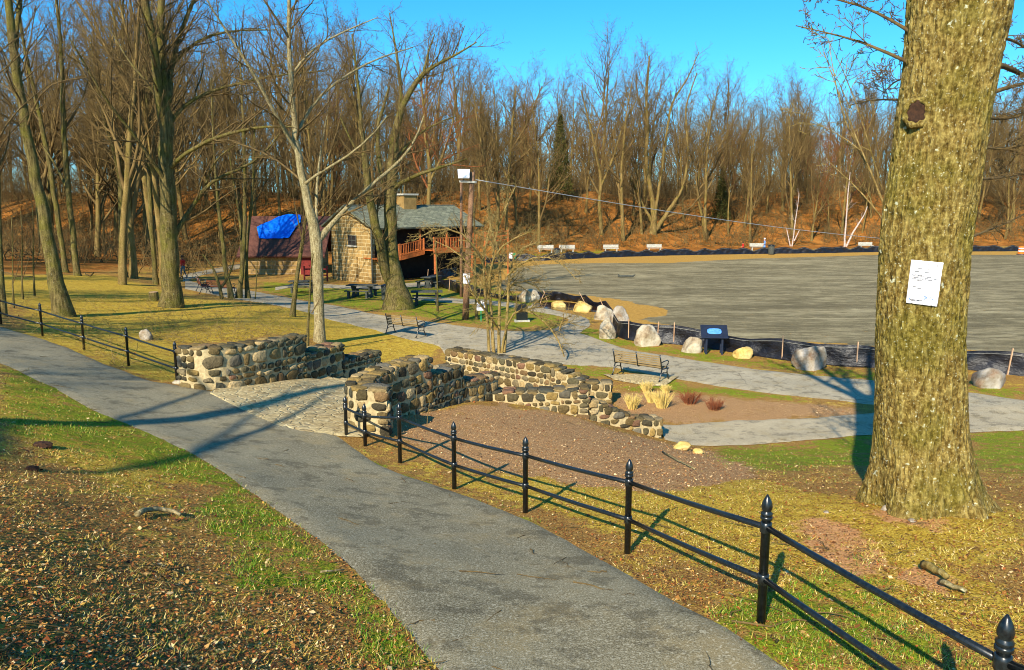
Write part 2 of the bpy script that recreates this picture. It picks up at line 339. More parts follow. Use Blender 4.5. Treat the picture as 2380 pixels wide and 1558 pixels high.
def m_shingle():
    t = NT('green_grey_shingles'); br = t.N.new('ShaderNodeTexBrick'); t.L(t.tc.outputs['UV'], br.inputs['Vector'])
    br.inputs['Scale'].default_value = 1; br.inputs['Brick Width'].default_value = .45; br.inputs['Row Height'].default_value = .24; br.inputs['Mortar Size'].default_value = .02
    br.inputs['Color1'].default_value = srgb(78,82,66); br.inputs['Color2'].default_value = srgb(136,136,108); br.inputs['Mortar'].default_value = srgb(44,48,42)
    return t.fin(t.mix(.3, br.outputs['Color'], t.ramp(t.noise(3, 5, .7), [(.3, srgb(70,78,60)), (.7, srgb(170,170,146))])), .9, br.outputs['Fac'], -.5, .03, .2)
M['shingle'] = m_shingle()

# ------------------------------------------------------------------ terrain mesh
def in_poly(px, py, poly):
    c = np.zeros(px.shape, bool); n = len(poly); j = n - 1
    for i in range(n):
        xi, yi = poly[i]; xj, yj = poly[j]
        cond = ((yi > py) != (yj > py)) & (px < (xj - xi) * (py - yi) / ((yj - yi) or 1e-9) + xi)
        c ^= cond; j = i
    return c
ys = [-60, -40, -25, -14, -8, -4, -2, -1]
y = 0.0
while y < 460:
    ys.append(y); y += .13 if y < 14 else (.13 + (y - 14) * .012 if y < 120 else 3.0)
ys = np.array(ys); NC = 330
u = np.linspace(-1, 1, NC); u = np.sign(u) * np.abs(u) ** 1.12
halfw = 9 + .86 * np.abs(ys)
GX = u[None, :] * halfw[:, None]; GY = np.repeat(ys[:, None], NC, 1)
GZ = Hn(GX, GY)
def fnoise(x, y, s, o=0.0):
    out = np.zeros(x.shape)
    for k, (a, b, c) in enumerate([(1, 0.3, 0), (-.4, 1.1, 2), (.8, -.9, 4), (1.7, 1.3, 1), (-2.1, .7, 3), (.5, 2.4, 5)]):
        out += np.sin((x * a + y * b) * s + c + o + 1.7 * np.sin((x * b - y * a) * s * .6 + o)) / (1 + k * .35)
    return out / 3.2
GZ = GZ + fnoise(GX, GY, 2.1) * .02 * np.clip(GY / 4 + .3, 0, 1) + fnoise(GX, GY, 7.0, 2) * .008
Vt = np.stack([GX, GY, GZ], -1).reshape(-1, 3)
nr_, nc_ = GX.shape
ii = np.arange(nr_ - 1)[:, None] * nc_ + np.arange(nc_ - 1)[None, :]
Qt = np.stack([ii, ii + 1, ii + nc_ + 1, ii + nc_], -1).reshape(-1, 4)
PX, PY = proj(GX, GY, GZ); PX0, PY0 = PX, PY; PX = PX + fnoise(GX, GY, 2.6, 1) * 12 + fnoise(GX, GY, 8.0, 4) * 6; PY = PY + fnoise(GX, GY, 2.9, 3) * 10 * np.clip((PY - 640) / 200, 0, 1) + fnoise(GX, GY, 9.0, 5) * 4 * np.clip((PY - 640) / 200, 0, 1)
FIELD = [(1150,668),(1185,640),(1200,622),(1270,614),(1400,612),(1560,611),(1726,602),(2038,593),(2380,592),(3200,594),(3600,1100),(3000,900),(2700,850),(2380,826),(2240,812),(2040,806),(1850,797),(1700,790),(1600,765),(1470,742),(1545,735),(1560,722),(1440,697),(1340,684),(1250,679),(1180,676)]
OCHRE = [(1100,660),(1120,625),(1200,606),(1400,598),(1726,590),(2040,582),(3200,580),(3600,1200),(2380,858),(2240,848),(2040,842),(1850,828),(1700,812),(1560,785),(1460,768),(1400,725),(1330,700),(1250,694),(1150,690)]
GREEN = [[(150,880),(350,960),(560,1110),(640,1190),(500,1130),(300,1080),(0,1000),(0,860)], [(560,1110),(660,1200),(860,1370),(760,1400),(560,1300),(430,1180)],
 [(780,1020),(840,1060),(1000,1120),(1260,1215),(1300,1260),(1100,1160),(940,1110),(780,1060)], [(540,1290),(680,1290),(700,1370),(560,1380)],
 [(1640,1430),(2000,1300),(2150,1480),(2380,1558),(1840,1558)], [(600,655),(760,662),(900,662),(1000,640),(1100,660),(1300,700),(1310,760),(1180,765),(1000,742),(900,730),(720,700),(600,675)],
 [(1330,745),(1460,790),(1700,830),(2040,868),(2380,905),(2380,925),(2040,885),(1720,852),(1450,808),(1340,790)], [(1300,845),(1420,850),(1430,880),(1340,880)],
 [(1560,880),(1750,912),(1950,940),(1600,915),(1430,905)], [(1640,1045),(2030,1010),(2030,1080),(1750,1100)], [(2250,1000),(2600,1010),(2600,1120),(2260,1090)],
 [(1180,600),(1440,588),(1440,580),(1180,590)], [(960,680),(1100,690),(1100,740),(930,735)], [(840,1350),(960,1480),(1010,1558),(880,1558),(780,1380)]]
STRAW = [[(60,775),(420,900),(420,880),(60,755)], [(0,640),(250,640),(420,690),(700,720),(1030,800),(1000,830),(860,850),(700,770),(420,800),(0,700)], [(0,860),(500,1100),(300,1150),(0,1000)],
 [(900,1060),(2050,1450),(2380,1500),(2380,1420),(1900,1160),(1500,1180),(1200,1150)], [(1100,1110),(1700,1110),(2000,1150),(1900,1220),(1400,1200)], [(420,890),(60,760),(60,700),(410,800)],
 [(1800,1160),(2380,1180),(2380,1300),(2100,1330),(1950,1200)]]
MULCH = [[(905,960),(1160,940),(1340,968),(1530,1030),(1640,1045),(1800,1100),(1500,1150),(1200,1110),(1000,1060),(900,1010)], [(1430,905),(1600,912),(1960,948),(2040,960),(1900,975),(1560,985),(1440,955)]]
DIRT = [[(1850,1185),(2020,1240),(2080,1330),(1980,1345),(1860,1270)], [(2020,1170),(2200,1210),(2200,1240),(2000,1200)], [(2100,1310),(2260,1360),(2200,1390),(2080,1340)]]
fld = in_poly(PX, PY, FIELD); och = in_poly(PX, PY, OCHRE)
front = GY > 1.0
a_g = np.zeros(GX.shape); a_s = np.full(GX.shape, .32); a_m = np.zeros(GX.shape); a_d = np.zeros(GX.shape)
for P_ in GREEN: a_g[in_poly(PX, PY, P_) & front] = .6
for P_ in STRAW: a_s[in_poly(PX, PY, P_) & front] = .85
for P_ in MULCH: a_m[in_poly(PX, PY, P_) & front] = .85
for P_ in DIRT: a_d[in_poly(PX, PY, P_) & front] = .8
bd = GY - np.interp(GX, _BX, _BY)
a_f = np.where(bd > -3, .9, 0.0); a_f[(GX < -30) & (GY > 50)] = .75
a_f[fld | och] = 0
def blur(a, k=2):
    for _ in range(k):
        a = (a + np.roll(a, 1, 0) + np.roll(a, -1, 0) + np.roll(a, 1, 1) + np.roll(a, -1, 1)) / 5
    return a
za = np.stack([blur(a_g), blur(a_s), blur(a_m), blur(a_d)], -1).reshape(-1, 4)
zb = np.stack([blur(fld.astype(float) * .95, 1), blur(och.astype(float) * .95, 1), blur(a_f, 3), np.ones(GX.shape)], -1).reshape(-1, 4)
me = np_mesh('ground', Vt, Qt, mats=[M['ground']])
for nm, z_ in (('za', za), ('zb', zb)):
    at = me.color_attributes.new(nm, 'FLOAT_COLOR', 'POINT'); at.data.foreach_set('color', z_.astype(np.float32).ravel())
tag(link('ground', me), 'park ground of leaf litter, thin grass and bare soil', kind='structure')

# ------------------------------------------------------------------ paths (draped sheets)
def resample(P, n):
    P = np.array([tuple(p)[:2] for p in P]); d = np.r_[0, np.cumsum(np.hypot(*np.diff(P, axis=0).T))]; s = np.linspace(0, d[-1], n)
    return np.stack([np.interp(s, d, P[:, 0]), np.interp(s, d, P[:, 1])], -1)
def smooth_pl(Q, k=3):
    for _ in range(k):
        Q = Q.copy(); Q[1:-1] = (Q[:-2] + 2 * Q[1:-1] + Q[2:]) / 4
    return Q
SHEETS = []
def sheet(name, E1, E2, mat, n, m, dz, label, world=False, edge=.035, sm=6):
    a = resample(E1 if world else [G(*p) for p in E1], n); b = resample(E2 if world else [G(*p) for p in E2], n)
    a = smooth_pl(a, sm); b = smooth_pl(b, sm)
    SHEETS.append(np.vstack([a, b[::-1]]))
    d = b - a; d /= np.maximum(np.hypot(d[:, 0], d[:, 1]), 1e-6)[:, None]
    ja = fnoise(a[:, 0], a[:, 1], 5.0) * edge + fnoise(a[:, 0], a[:, 1], 17.0) * edge * .5; jb = fnoise(b[:, 0], b[:, 1], 5.0, 3) * edge + fnoise(b[:, 0], b[:, 1], 17.0) * edge * .5
    a = a + d * ja[:, None]; b = b + d * jb[:, None]
    t_ = np.linspace(0, 1, m)
    X = a[:, None, 0] * (1 - t_) + b[:, None, 0] * t_; Y = a[:, None, 1] * (1 - t_) + b[:, None, 1] * t_
    Z = Hn(X, Y) + dz + fnoise(X, Y, 2.1) * .02 + .012
    Z[:, 0] -= .03; Z[:, -1] -= .03
    V = np.stack([X, Y, Z], -1).reshape(-1, 3); k = np.arange(n - 1)[:, None] * m + np.arange(m - 1)[None, :]
    me = np_mesh(name, V, np.stack([k, k + m, k + m + 1, k + 1], -1).reshape(-1, 4), mats=[mat])
    bm = bmesh.new(); bm.from_mesh(me); bmesh.ops.recalc_face_normals(bm, faces=bm.faces)
    if sum(f.normal.z for f in bm.faces) < 0: bmesh.ops.reverse_faces(bm, faces=bm.faces)
    bm.to_mesh(me); bm.free()
    return tag(link(name, me), label, kind='structure')
g0 = lambda *p: tuple(G(*p))[:2]
L_ = [(3.9,-9),(1.6,-2),(.6,2.0)] + [g0(*p) for p in [(1010,1558),(960,1480),(850,1350),(750,1265),(650,1190),(520,1100),(440,1050),(290,985),(200,945),(120,900),(0,842)]] + [(-24,20),(-40,24)]
R_ = [(6.2,-8),(3.9,-1),(2.6,2.8)] + [g0(*p) for p in [(1830,1558),(1640,1440),(1400,1300),(1250,1222),(1090,1152),(940,1107),(860,1070),(800,1025),(760,1000),(640,965),(540,925),(490,908),(420,899),(350,885),(250,850),(150,805),(60,777),(0,760)]] + [(-26,31),(-44,36)]
sheet('footpath', L_, R_, M['asphalt'], 240, 18, .02, 'grey asphalt footpath curving past the stone walls', world=True, edge=.03, sm=3)
sheet('flagstone_apron', [g0(488,918),g0(560,957),g0(640,995),g0(700,1009),g0(790,1016),(-2.6,13.6)], [g0(500,908),g0(600,893),g0(690,882),(-4.2,19.3),(-3.2,18.6),(-2.4,16.0)], M['flag'], 60, 30, .035, 'pale flagstone landing at the top of the park stairs', world=True, edge=.02, sm=2)
sheet('lower_path', [(430,649),(500,664),(600,679),(750,706),(900,736),(980,745),(1120,765),(1200,771),(1290,768),(1345,772),(1450,811),(1700,851),(1850,870),(2040,886),(2380,930),(2700,975)],
      [(430,672),(520,690),(620,706),(720,728),(820,756),(930,785),(1020,803),(1045,840),(1150,842),(1280,846),(1420,853),(1560,880),(1750,910),(2040,942),(2380,992),(2700,1060)], M['path'], 220, 20, .018, 'pale grey lower path winding through the park', edge=.08, sm=5)
sheet('loop_path', [(1210,772),(1280,768),(1310,755),(1325,744),(1300,735),(1260,728),(1200,716),(1120,708),(1040,704),(960,697)], [(1345,776),(1372,757),(1368,742),(1340,733),(1290,722),(1230,712),(1190,704),(1120,697),(1050,694),(965,690)], M['path'], 80, 8, .03, 'side path looping round the grass beside the pond edge', edge=.06, sm=3)
sheet('sandy_path', [(1530,990),(1600,986),(1700,980),(1900,972),(2050,958),(2200,950),(2420,935)], [(1545,1024),(1600,1036),(1660,1038),(1800,1031),(2050,1010),(2200,1008),(2420,1000)], M['sandpath'], 90, 14, .03, 'sandy path joining the foot of the curved wall', edge=.06, sm=3)
sheet('far_left_path', [(425,640),(460,632),(520,620),(570,612),(700,600)], [(425,655),(470,640),(540,628),(590,619),(700,606)], M['path'], 40, 6, .03, 'strip of path behind the big forked tree', edge=.05, sm=2)
sheet('hut_path', [(640,668),(700,657),(760,662),(860,664),(960,658),(1060,650)], [(640,675),(700,664),(760,670),(860,673),(960,668),(1060,658)], M['path'], 50, 5, .03, 'narrow path along the foot of the stone hut', edge=.05, sm=2)
sheet('paver_pad', [g0(1398,872),g0(1470,870),g0(1580,876)], [g0(1425,884),g0(1500,898),g0(1545,900)], M['flag'], 24, 10, .04, 'small paver pad under the park bench', world=True, edge=.02, sm=1)

# ------------------------------------------------------------------ stone walls
def cube_sphere(n=4):
    vs = {}; V = []; Q = []
    def vi(p):
        k = tuple(round(c, 5) for c in p)
        if k not in vs: vs[k] = len(V); V.append(p)
        return vs[k]
    for ax in range(3):
        for sg in (-1, 1):
            for i in range(n):
                for j in range(n):
                    q = []
                    for a, b in ((i, j), (i+1, j), (i+1, j+1), (i, j+1)):
                        p = [0, 0, 0]; p[ax] = sg; p[(ax+1) % 3] = -1 + 2*a/n; p[(ax+2) % 3] = -1 + 2*b/n; q.append(vi(tuple(p)))
                    Q.append(q if sg > 0 else q[::-1])
    V = np.array(V, float); V /= np.linalg.norm(V, axis=1)[:, None]
    return V, np.array(Q)
CSV, CSQ = cube_sphere(4)
STONE_COL = [(78,68,44),(108,92,58),(130,110,70),(152,130,88),(92,86,62),(116,92,60),(68,62,46),(166,146,106),(112,100,74),(124,92,68),(76,74,60),(140,116,66),(98,82,50),(88,80,56),(104,98,82)]
def stone(c, T, N, U, hx, hy, hz, e=.62):
    V = np.sign(CSV) * np.abs(CSV) ** e
    ph = nr.rand(3) * 6; f = nr.uniform(1.6, 3.0, 3)
    d = 1 + .09 * np.sin(CSV @ f * 1.7 + ph[0]) + .06 * np.sin(CSV[:, 0] * 4 + ph[1]) * np.cos(CSV[:, 2] * 3.5 + ph[2])
    V = V * d[:, None] * np.array([hx, hy, hz])
    for _ in range(4):
        pn = nr.normal(0, 1, 3); pn[1] = abs(pn[1]) * .4; pn /= np.linalg.norm(pn); pn /= np.array([hx, hy, hz]) / max(hx, hz); pn /= np.linalg.norm(pn)
        e_ = V @ pn; lim = e_.max() * nr.uniform(.72, .9); V = V - np.maximum(e_ - lim, 0)[:, None] * pn * .9
    # skew into an irregular quadrilateral
    V[:, 0] *= 1 + .16 * nr.uniform(-1, 1) * V[:, 2] / hz; V[:, 2] *= 1 + .16 * nr.uniform(-1, 1) * V[:, 0] / hx
    a = nr.uniform(-.10, .10); x = V[:, 0] * math.cos(a) - V[:, 2] * math.sin(a); z = V[:, 0] * math.sin(a) + V[:, 2] * math.cos(a)
    return np.array(c) + x[:, None] * T + V[:, 1:2] * N + z[:, None] * U
def stone_wall(name, label, pieces, half=.24, big=1.0):
    SV, SQ, SC, n0 = [], [], [], 0
    core = MB(); up = np.array([0, 0, 1.0])
    def put(c, T, N, U, hx, hy, hz, e=.62):
        nonlocal n0
        V = stone(c, T, N, U, hx, hy, hz, e); SV.append(V); SQ.append(CSQ + n0); n0 += len(V)
        col = np.array(srgb(*STONE_COL[nr.randint(len(STONE_COL))])[:3]) * nr.uniform(.75, 1.2); SC.append(np.repeat(col[None], len(V), 0))
    for pts in pieces:
        P = np.array(pts, float); d = np.r_[0, np.cumsum(np.hypot(*np.diff(P[:, :2], axis=0).T))]; L = d[-1]
        n = max(2, int(L / .12) + 1); s = np.linspace(0, L, n); R = np.stack([np.interp(s, d, P[:, k]) for k in range(4)], -1)
        if len(P) > 2:
            for _ in range(3): R[1:-1, :2] = (R[:-2, :2] + 2 * R[1:-1, :2] + R[2:, :2]) / 4
        tg = np.gradient(R[:, :2], axis=0); tg /= np.hypot(tg[:, 0], tg[:, 1])[:, None]; nm = np.stack([tg[:, 1], -tg[:, 0]], -1)
        V = []
        for i in range(n):
            for sd, z in ((1, R[i, 2] - .4), (1, R[i, 3] - .02), (-1, R[i, 3] - .02), (-1, R[i, 2] - .4)):
                V.append((*(R[i, :2] + nm[i] * sd * half), z))
        Q = [(i*4+k, i*4+(k+1) % 4, i*4+4+(k+1) % 4, i*4+4+k) for i in range(n-1) for k in range(4)] + [(3, 2, 1, 0), (n*4-4, n*4-3, n*4-2, n*4-1)]
        core.add(V, Q)
        def at(q):
            q = min(max(q, 0), L); f = [np.interp(q, s, R[:, k]) for k in range(4)]
            t2 = np.array([np.interp(q, s, tg[:, 0]), np.interp(q, s, tg[:, 1])]); t2 /= np.hypot(*t2); return f, t2
        maxh = max(p[3] - p[2] for p in pts) + .25
        for sd in (1, -1):
            dep = 0.0
            while dep < maxh:
                h = nr.uniform(.11, .27) * big; q = nr.uniform(-.1, 0)
                while q < L - .03:
                    w = nr.uniform(.11, .36) * big * (.6 + .4 * h / .2)
                    f, t2 = at(q + w / 2); z = f[3] - dep - h / 2
                    if q + w > L + .08: w = L + .06 - q; f, t2 = at(q + w / 2)
                    if w > .07 and z + h / 2 > f[2] - .18:
                        T = np.array([*t2, 0]); N = np.array([t2[1], -t2[0], 0]) * sd
                        c = np.array([f[0], f[1], 0]) + N * (half - .005); c[2] = z + nr.uniform(-.012, .012)
                        if h > .19 and w < .26 and nr.rand() < .35:
                            for k_ in (-1, 1): put(c + up * k_ * h * .25, T, N, up, w/2 - .008, .055, h/4 - .006)
                        else: put(c, T, N, up, w/2 - .013, nr.uniform(.035, .06), h/2 - .013, nr.uniform(.42, .75))
                    q += w
                dep += h
        # top stones
        q = -.02
        while q < L:
            w = nr.uniform(.18, .36) * big
            f, t2 = at(q + w / 2); T = np.array([*t2, 0]); N = np.array([t2[1], -t2[0], 0])
            sp_ = nr.uniform(-.08, .08)
            for sd in (-1, 1):
                hw = half / 2 + .01 + sd * sp_ / 2
                c = np.array([f[0], f[1], f[3] - .015 + nr.uniform(-.01, .012)]) + N * sd * (half - hw + .02)
                put(c, T, N, up, w/2 - .006, hw - .006, .05, .5)
            q += w
        # end faces
        for q, sg in ((0, -1), (L, 1)):
            f, t2 = at(q); T = np.array([t2[1], -t2[0], 0]); N = np.array([*t2, 0]) * sg; dep = 0
            while dep < f[3] - f[2] + .2:
                h = nr.uniform(.14, .24) * big; x = -half
                while x < half - .05:
                    w = min(nr.uniform(.16, .3) * big, half - x)
                    c = np.array([f[0], f[1], f[3] - dep - h / 2]) + T * (x + w / 2) + N * 0.0
                    put(c, T, N, up, w/2 - .008, .06, h/2 - .008); x += w
                dep += h
    co = core.build('mortar_core', M['mortar'])
    SV = np.vstack(SV); SQ = np.vstack(SQ); SC = np.vstack(SC)
    me = np_mesh('stonework', SV, SQ, SC, [M['stone']])
    root = thing(name, label, 'wall', (float(SV[:, 0].mean()), float(SV[:, 1].mean()), float(SV[:, 2].min())))
    o = link('stonework', me, root, -root.location)
    co.parent = root; co.location = -root.location
    return root
stone_wall('stone_wall', 'rubble stone wall stepping down in three tiers left of the flagstone landing, partly in tree shadow',
  [[(-7.15,17.25,1.7,2.66),(-6.55,16.95,1.7,2.66),(-5.9,17.75,1.6,2.63),(-5.25,19.1,1.45,2.57)], [(-5.25,19.13,1.3,2.12),(-4.7,20.75,.9,2.10)], [(-4.7,20.78,.8,1.66),(-3.95,22.3,.3,1.62)]], .25, 1.1)
stone_wall('stone_wall', 'hooked stone wall behind the iron fence, curling round then stepping down to the lower steps',
  [[(-2.25,14.12,1.5,2.44),(-2.62,14.1,1.5,2.44),(-2.86,14.4,1.5,2.45),(-2.82,14.95,1.5,2.47),(-2.5,15.75,1.5,2.5),(-1.93,16.65,1.4,2.54)], [(-1.92,16.68,1.2,2.12),(-1.35,17.85,1.1,2.1)], [(-1.34,17.88,1.1,1.70),(-.55,18.95,1.0,1.66)]], .25, 1.0)
stone_wall('retaining_wall', 'low stone retaining wall round the mulch mound, sloping down to an end pier by the sandy path',
  [[(-.52,18.85,.9,1.28),(.57,18.72,.9,1.30),(1.82,18.72,.6,1.40)], [(1.85,18.76,.6,1.12),(2.85,19.0,.2,.62)], [(2.88,19.0,.0,.55),(3.62,19.15,-.1,.52)]], .24)
stone_wall('stone_wall', 'sunlit stone wall curving beyond the mound from the viburnum thicket to a pier behind the bench side',
  [[(-2.05,26.6,.3,.92),(-.8,25.5,.1,.92),(.5,24.2,0,.95),(1.3,23.4,0,.98)], [(1.32,23.35,0,.95),(2.15,22.8,0,.68)], [(2.17,22.8,-.1,.62),(2.88,22.75,-.1,.6)]], .26, 1.15)
# stairs
st = MB(); ns = 9
for i in range(ns):
    t0 = i / ns; t1 = (i + 1) / ns; z = 1.42 - 1.36 * t0
    a = Vector((-5.0, 19.25)).lerp(Vector((-3.5, 24.6)), t0); b = Vector((-5.0, 19.25)).lerp(Vector((-3.5, 24.6)), t1)
    c = Vector((-2.5, 17.2)).lerp(Vector((1.0, 22.6)), t1); d = Vector((-2.5, 17.2)).lerp(Vector((1.0, 22.6)), t0)
    st.add([(a.x, a.y, z-.5), (b.x, b.y+.03, z-.5), (c.x, c.y+.03, z-.5), (d.x, d.y, z-.5), (a.x, a.y, z), (b.x, b.y+.03, z), (c.x, c.y+.03, z), (d.x, d.y, z)], _CF)
tag(st.build('stone_stairs', M['flag']), 'broad stone steps running down between the two stepped walls', 'stairs')

# ------------------------------------------------------------------ iron fences
def make_fence(name, label, posts, ext0=None, ext1=None, hs=None):
    hs = hs or [1.0] * len(posts)
    root = thing(name, label, 'fence', posts[0])
    o = posts[0]
    for p, hk in zip(posts, hs):
        m = MB(); q = (p - o)
        m.lathe([(.032, -.25), (.032, .80*hk), (.042, .805*hk), (.042, .825*hk), (.034, .83*hk)], q, 14)
        for z in (.36*hk, .745*hk): m.lathe([(.033, z-.04), (.040, z-.035), (.040, z+.035), (.033, z+.04)], q, 14)
        po = m.build('post', M['iron'], root, smooth=True); po.data.polygons.foreach_set('use_smooth', [True]*len(po.data.polygons))
        m = MB(); m.lathe([(a_, b_ - .83 + .83*hk) for a_, b_ in [(.028, .825), (.040, .835), (.042, .85), (.030, .862), (.030, .868), (.037, .88), (.039, .90), (.031, .935), (.016, .965), (.004, .985)]], q, 14)
        m.build('finial', M['iron'], po, smooth=True)
    line = ([ext0] if ext0 is not None else []) + list(posts) + ([ext1] if ext1 is not None else []); hl = ([hs[0]] if ext0 is not None else []) + list(hs) + ([hs[-1]] if ext1 is not None else [])
    for z in (.745, .36):
        m = MB()
        for a, b, h0_, h1_ in zip(line[:-1], line[1:], hl[:-1], hl[1:]):
            pts = []
            for k in range(5):
                t_ = k / 4; p = a.lerp(b, t_) - o; pts.append((p.x, p.y, p.z + z * (h0_ + (h1_ - h0_) * t_) - .01 * math.sin(PI * t_)))
            m.tube(pts, .022, 10)
        m.build('rail', M['iron'], root, smooth=True)
    return root
RP = []
for px, py in [(1768,1452),(1458,1285),(1221,1193),(1056,1137),(930,1075),(849,1037),(805,1014)]:
    RP.append(G(px, py))
first = Vector((2.42, 3.42, 0)); first.z = H(2.42, 3.42)
f0 = atY(2342, 1428, 3.45); first = Vector((f0.x, f0.y, f0.z - .985))
RP = [first] + RP
for p in RP[1:]: p.z -= .01
nxt = Vector((3.5, 1.3, first.z + .25))
make_fence('iron_fence', 'black iron two-rail fence with pointed finials running along the right of the path', [nxt] + RP, Vector((4.4, -.8, first.z + .3)), None, [1]*7 + [.72, .70])
wl = Vector((-7.0, 17.5, 0)); wl.z = RP[-1].z
LP = [G(412, 893), G(299, 850), G(196, 815), G(99, 781), G(3, 755), G(-95, 738)]
w_end = LP[0] + Vector((.45, .0, .0))
make_fence('iron_fence', 'thin black two-rail fence climbing left from the tiered stone wall', LP, w_end, G(-200, 722))

# ------------------------------------------------------------------ trees
class TB:
    def __init__(s): s.g = {}
    def add(s, pts, rad, sides): s.g.setdefault((len(pts), sides), []).append((pts, rad))
    def arrays(s):
        Vs, Qs, n0 = [], [], 0
        for (n, k), L in s.g.items():
            P = np.array([l[0] for l in L], float); R = np.array([l[1] for l in L], float); T = len(L)
            tg = np.gradient(P, axis=1); tg /= np.maximum(np.linalg.norm(tg, axis=2), 1e-9)[..., None]
            d = P[:, -1] - P[:, 0]; ref = np.where(np.abs(d[:, 2:3]) > .8 * np.linalg.norm(d, axis=1)[:, None], [[1., 0, 0]], [[0, 0, 1.]])
            a = np.cross(d, ref); a /= np.maximum(np.linalg.norm(a, axis=1), 1e-9)[:, None]
            b = np.cross(tg, a[:, None, :]); b /= np.maximum(np.linalg.norm(b, axis=2), 1e-9)[..., None]
            th = np.arange(k) * 2 * PI / k
            V = P[:, :, None, :] + R[:, :, None, None] * (np.cos(th)[None, None, :, None] * a[:, None, None, :] + np.sin(th)[None, None, :, None] * b[:, :, None, :])
            Vs.append(V.reshape(-1, 3))
            base = n0 + (np.arange(T) * n * k)[:, None, None] + (np.arange(n - 1) * k)[None, :, None]
            j = np.arange(k)[None, None, :]; j2 = (np.arange(k) + 1) % k
            Qs.append(np.stack([base + j, base + j2[None, None, :], base + k + j2[None, None, :], base + k + j], -1).reshape(-1, 4)); n0 += T * n * k
        return np.vstack(Vs), np.vstack(Qs)
    def mesh(s, name, mat):
        V, Q = s.arrays(); return np_mesh(name, V, Q, mats=[mat])
def perp(d, r):
    v = Vector((r.gauss(0, 1), r.gauss(0, 1), r.gauss(0, 1))); v -= d * v.dot(d); return v.normalized()
def branch(tb, r, p, d, L, r0, lvl, cfg):
    """one limb and everything that grows from it"""
    n = cfg['seg'][lvl]; pts = [p.copy()]; rad = [r0]; q = p.copy(); dd = d.copy(); endr = r0 * cfg.get('end', .3) if lvl < cfg['max'] else cfg.get('tip', .0025)
    for i in range(n):
        dd = (dd + perp(dd, r) * cfg['wob'][lvl] + Vector((0, 0, cfg['up'][lvl]))).normalized(); q = q + dd * (L / n); pts.append(q.copy()); rad.append(r0 + (endr - r0) * ((i + 1) / n) ** .9)
    tb[min(lvl, 1) if isinstance(tb, list) else 0].add([tuple(v) for v in pts], rad, cfg['sides'][lvl])
    if lvl < cfg['max']: sprout(tb, r, pts, rad, L, lvl + 1, cfg)
def sprout(tb, r, pts, rad, L, lvl, cfg, t0=None, count=None, lenf=None):
    k = count if count is not None else cfg['kids'][lvl]; n = len(pts) - 1
    lo = cfg['start'][lvl] if t0 is None else t0
    for j in range(k):
        t_ = lo + (1 - lo) * ((j + r.random()) / k); f = t_ * n; i = min(int(f), n - 1); w = f - i
        p = Vector(pts[i]).lerp(Vector(pts[i+1]), w); rr = rad[i] + (rad[i+1] - rad[i]) * w
        d = (Vector(pts[i+1]) - Vector(pts[i])).normalized(); ang = math.radians(r.uniform(*cfg['ang'][lvl]))
        nd = (d * math.cos(ang) + perp(d, r) * math.sin(ang)).normalized()
        if nd.z < -.2 and lvl < 3: nd.z *= -.5; nd.normalize()
        ll = (lenf or cfg['lf'][lvl]) * L * r.uniform(.65, 1.15) * (1.1 - .55 * t_)
        branch(tb, r, p, nd, ll, max(min(rr * .62, ll * cfg.get('thin', .022)), cfg.get('minr', .0045)), lvl, cfg)
CF = dict(max=4, seg=[12, 7, 5, 4, 3], sides=[9, 6, 4, 3, 3], wob=[.05, .12, .16, .2, .22], up=[.03, .10, .06, .04, .02],
          kids=[0, 13, 7, 6, 4], start=[0, .35, .2, .15, .15], ang=[(0, 0), (28, 62), (28, 60), (28, 62), (28, 60)], lf=[0, .40, .5, .46, .5], tip=.004)
def gen_tree(seed, h, r0, cfg, name, bark, twig, lean=(0, 0), spl=0):
    r = random.Random(seed); tb = [TB(), TB()]; c = dict(CF); c.update(dict(kids=[0, 16, 8, 6, 4], start=[0, .2, .2, .15, .15], ang=[(0, 0), (20, 52), (25, 52), (28, 60), (28, 60)], thin=.022, minr=.008, tip=.0055)); c.update(cfg)
    d = Vector((lean[0], lean[1], 1)).normalized()
    n = c['seg'][0]; pts = [Vector((0, 0, -.3))]; rad = [r0 * 1.5]; q = Vector((0, 0, 0)); pts.append(q.copy()); rad.append(r0 * 1.25)
    for i in range(n):
        d = (d + perp(d, r) * c['wob'][0] + Vector((0, 0, c['up'][0]))).normalized(); q = q + d * (h / n); pts.append(q.copy()); rad.append(r0 * (1 - .93 * ((i + 1) / n) ** 1.15) + .006)
    tb[0].add([tuple(v) for v in pts], rad, c['sides'][0])
    sprout(tb, r, pts, rad, h, 1, c)
    if spl:
        for k in range(spl):
            i = r.randint(3, 6); dd = (pts[i+1] - pts[i]).normalized(); dd = (dd + perp(dd, r) * .35).normalized()
            branch(tb, r, pts[i], dd, h * .62, rad[i] * .75, 1, dict(c, seg=[12, 9, 5, 4, 3], kids=[0, 13, 14, 8, 4]))
    return tb[0].mesh(name + '_trunk', bark), tb[1].mesh(name + '_crown', twig)
VAR = []
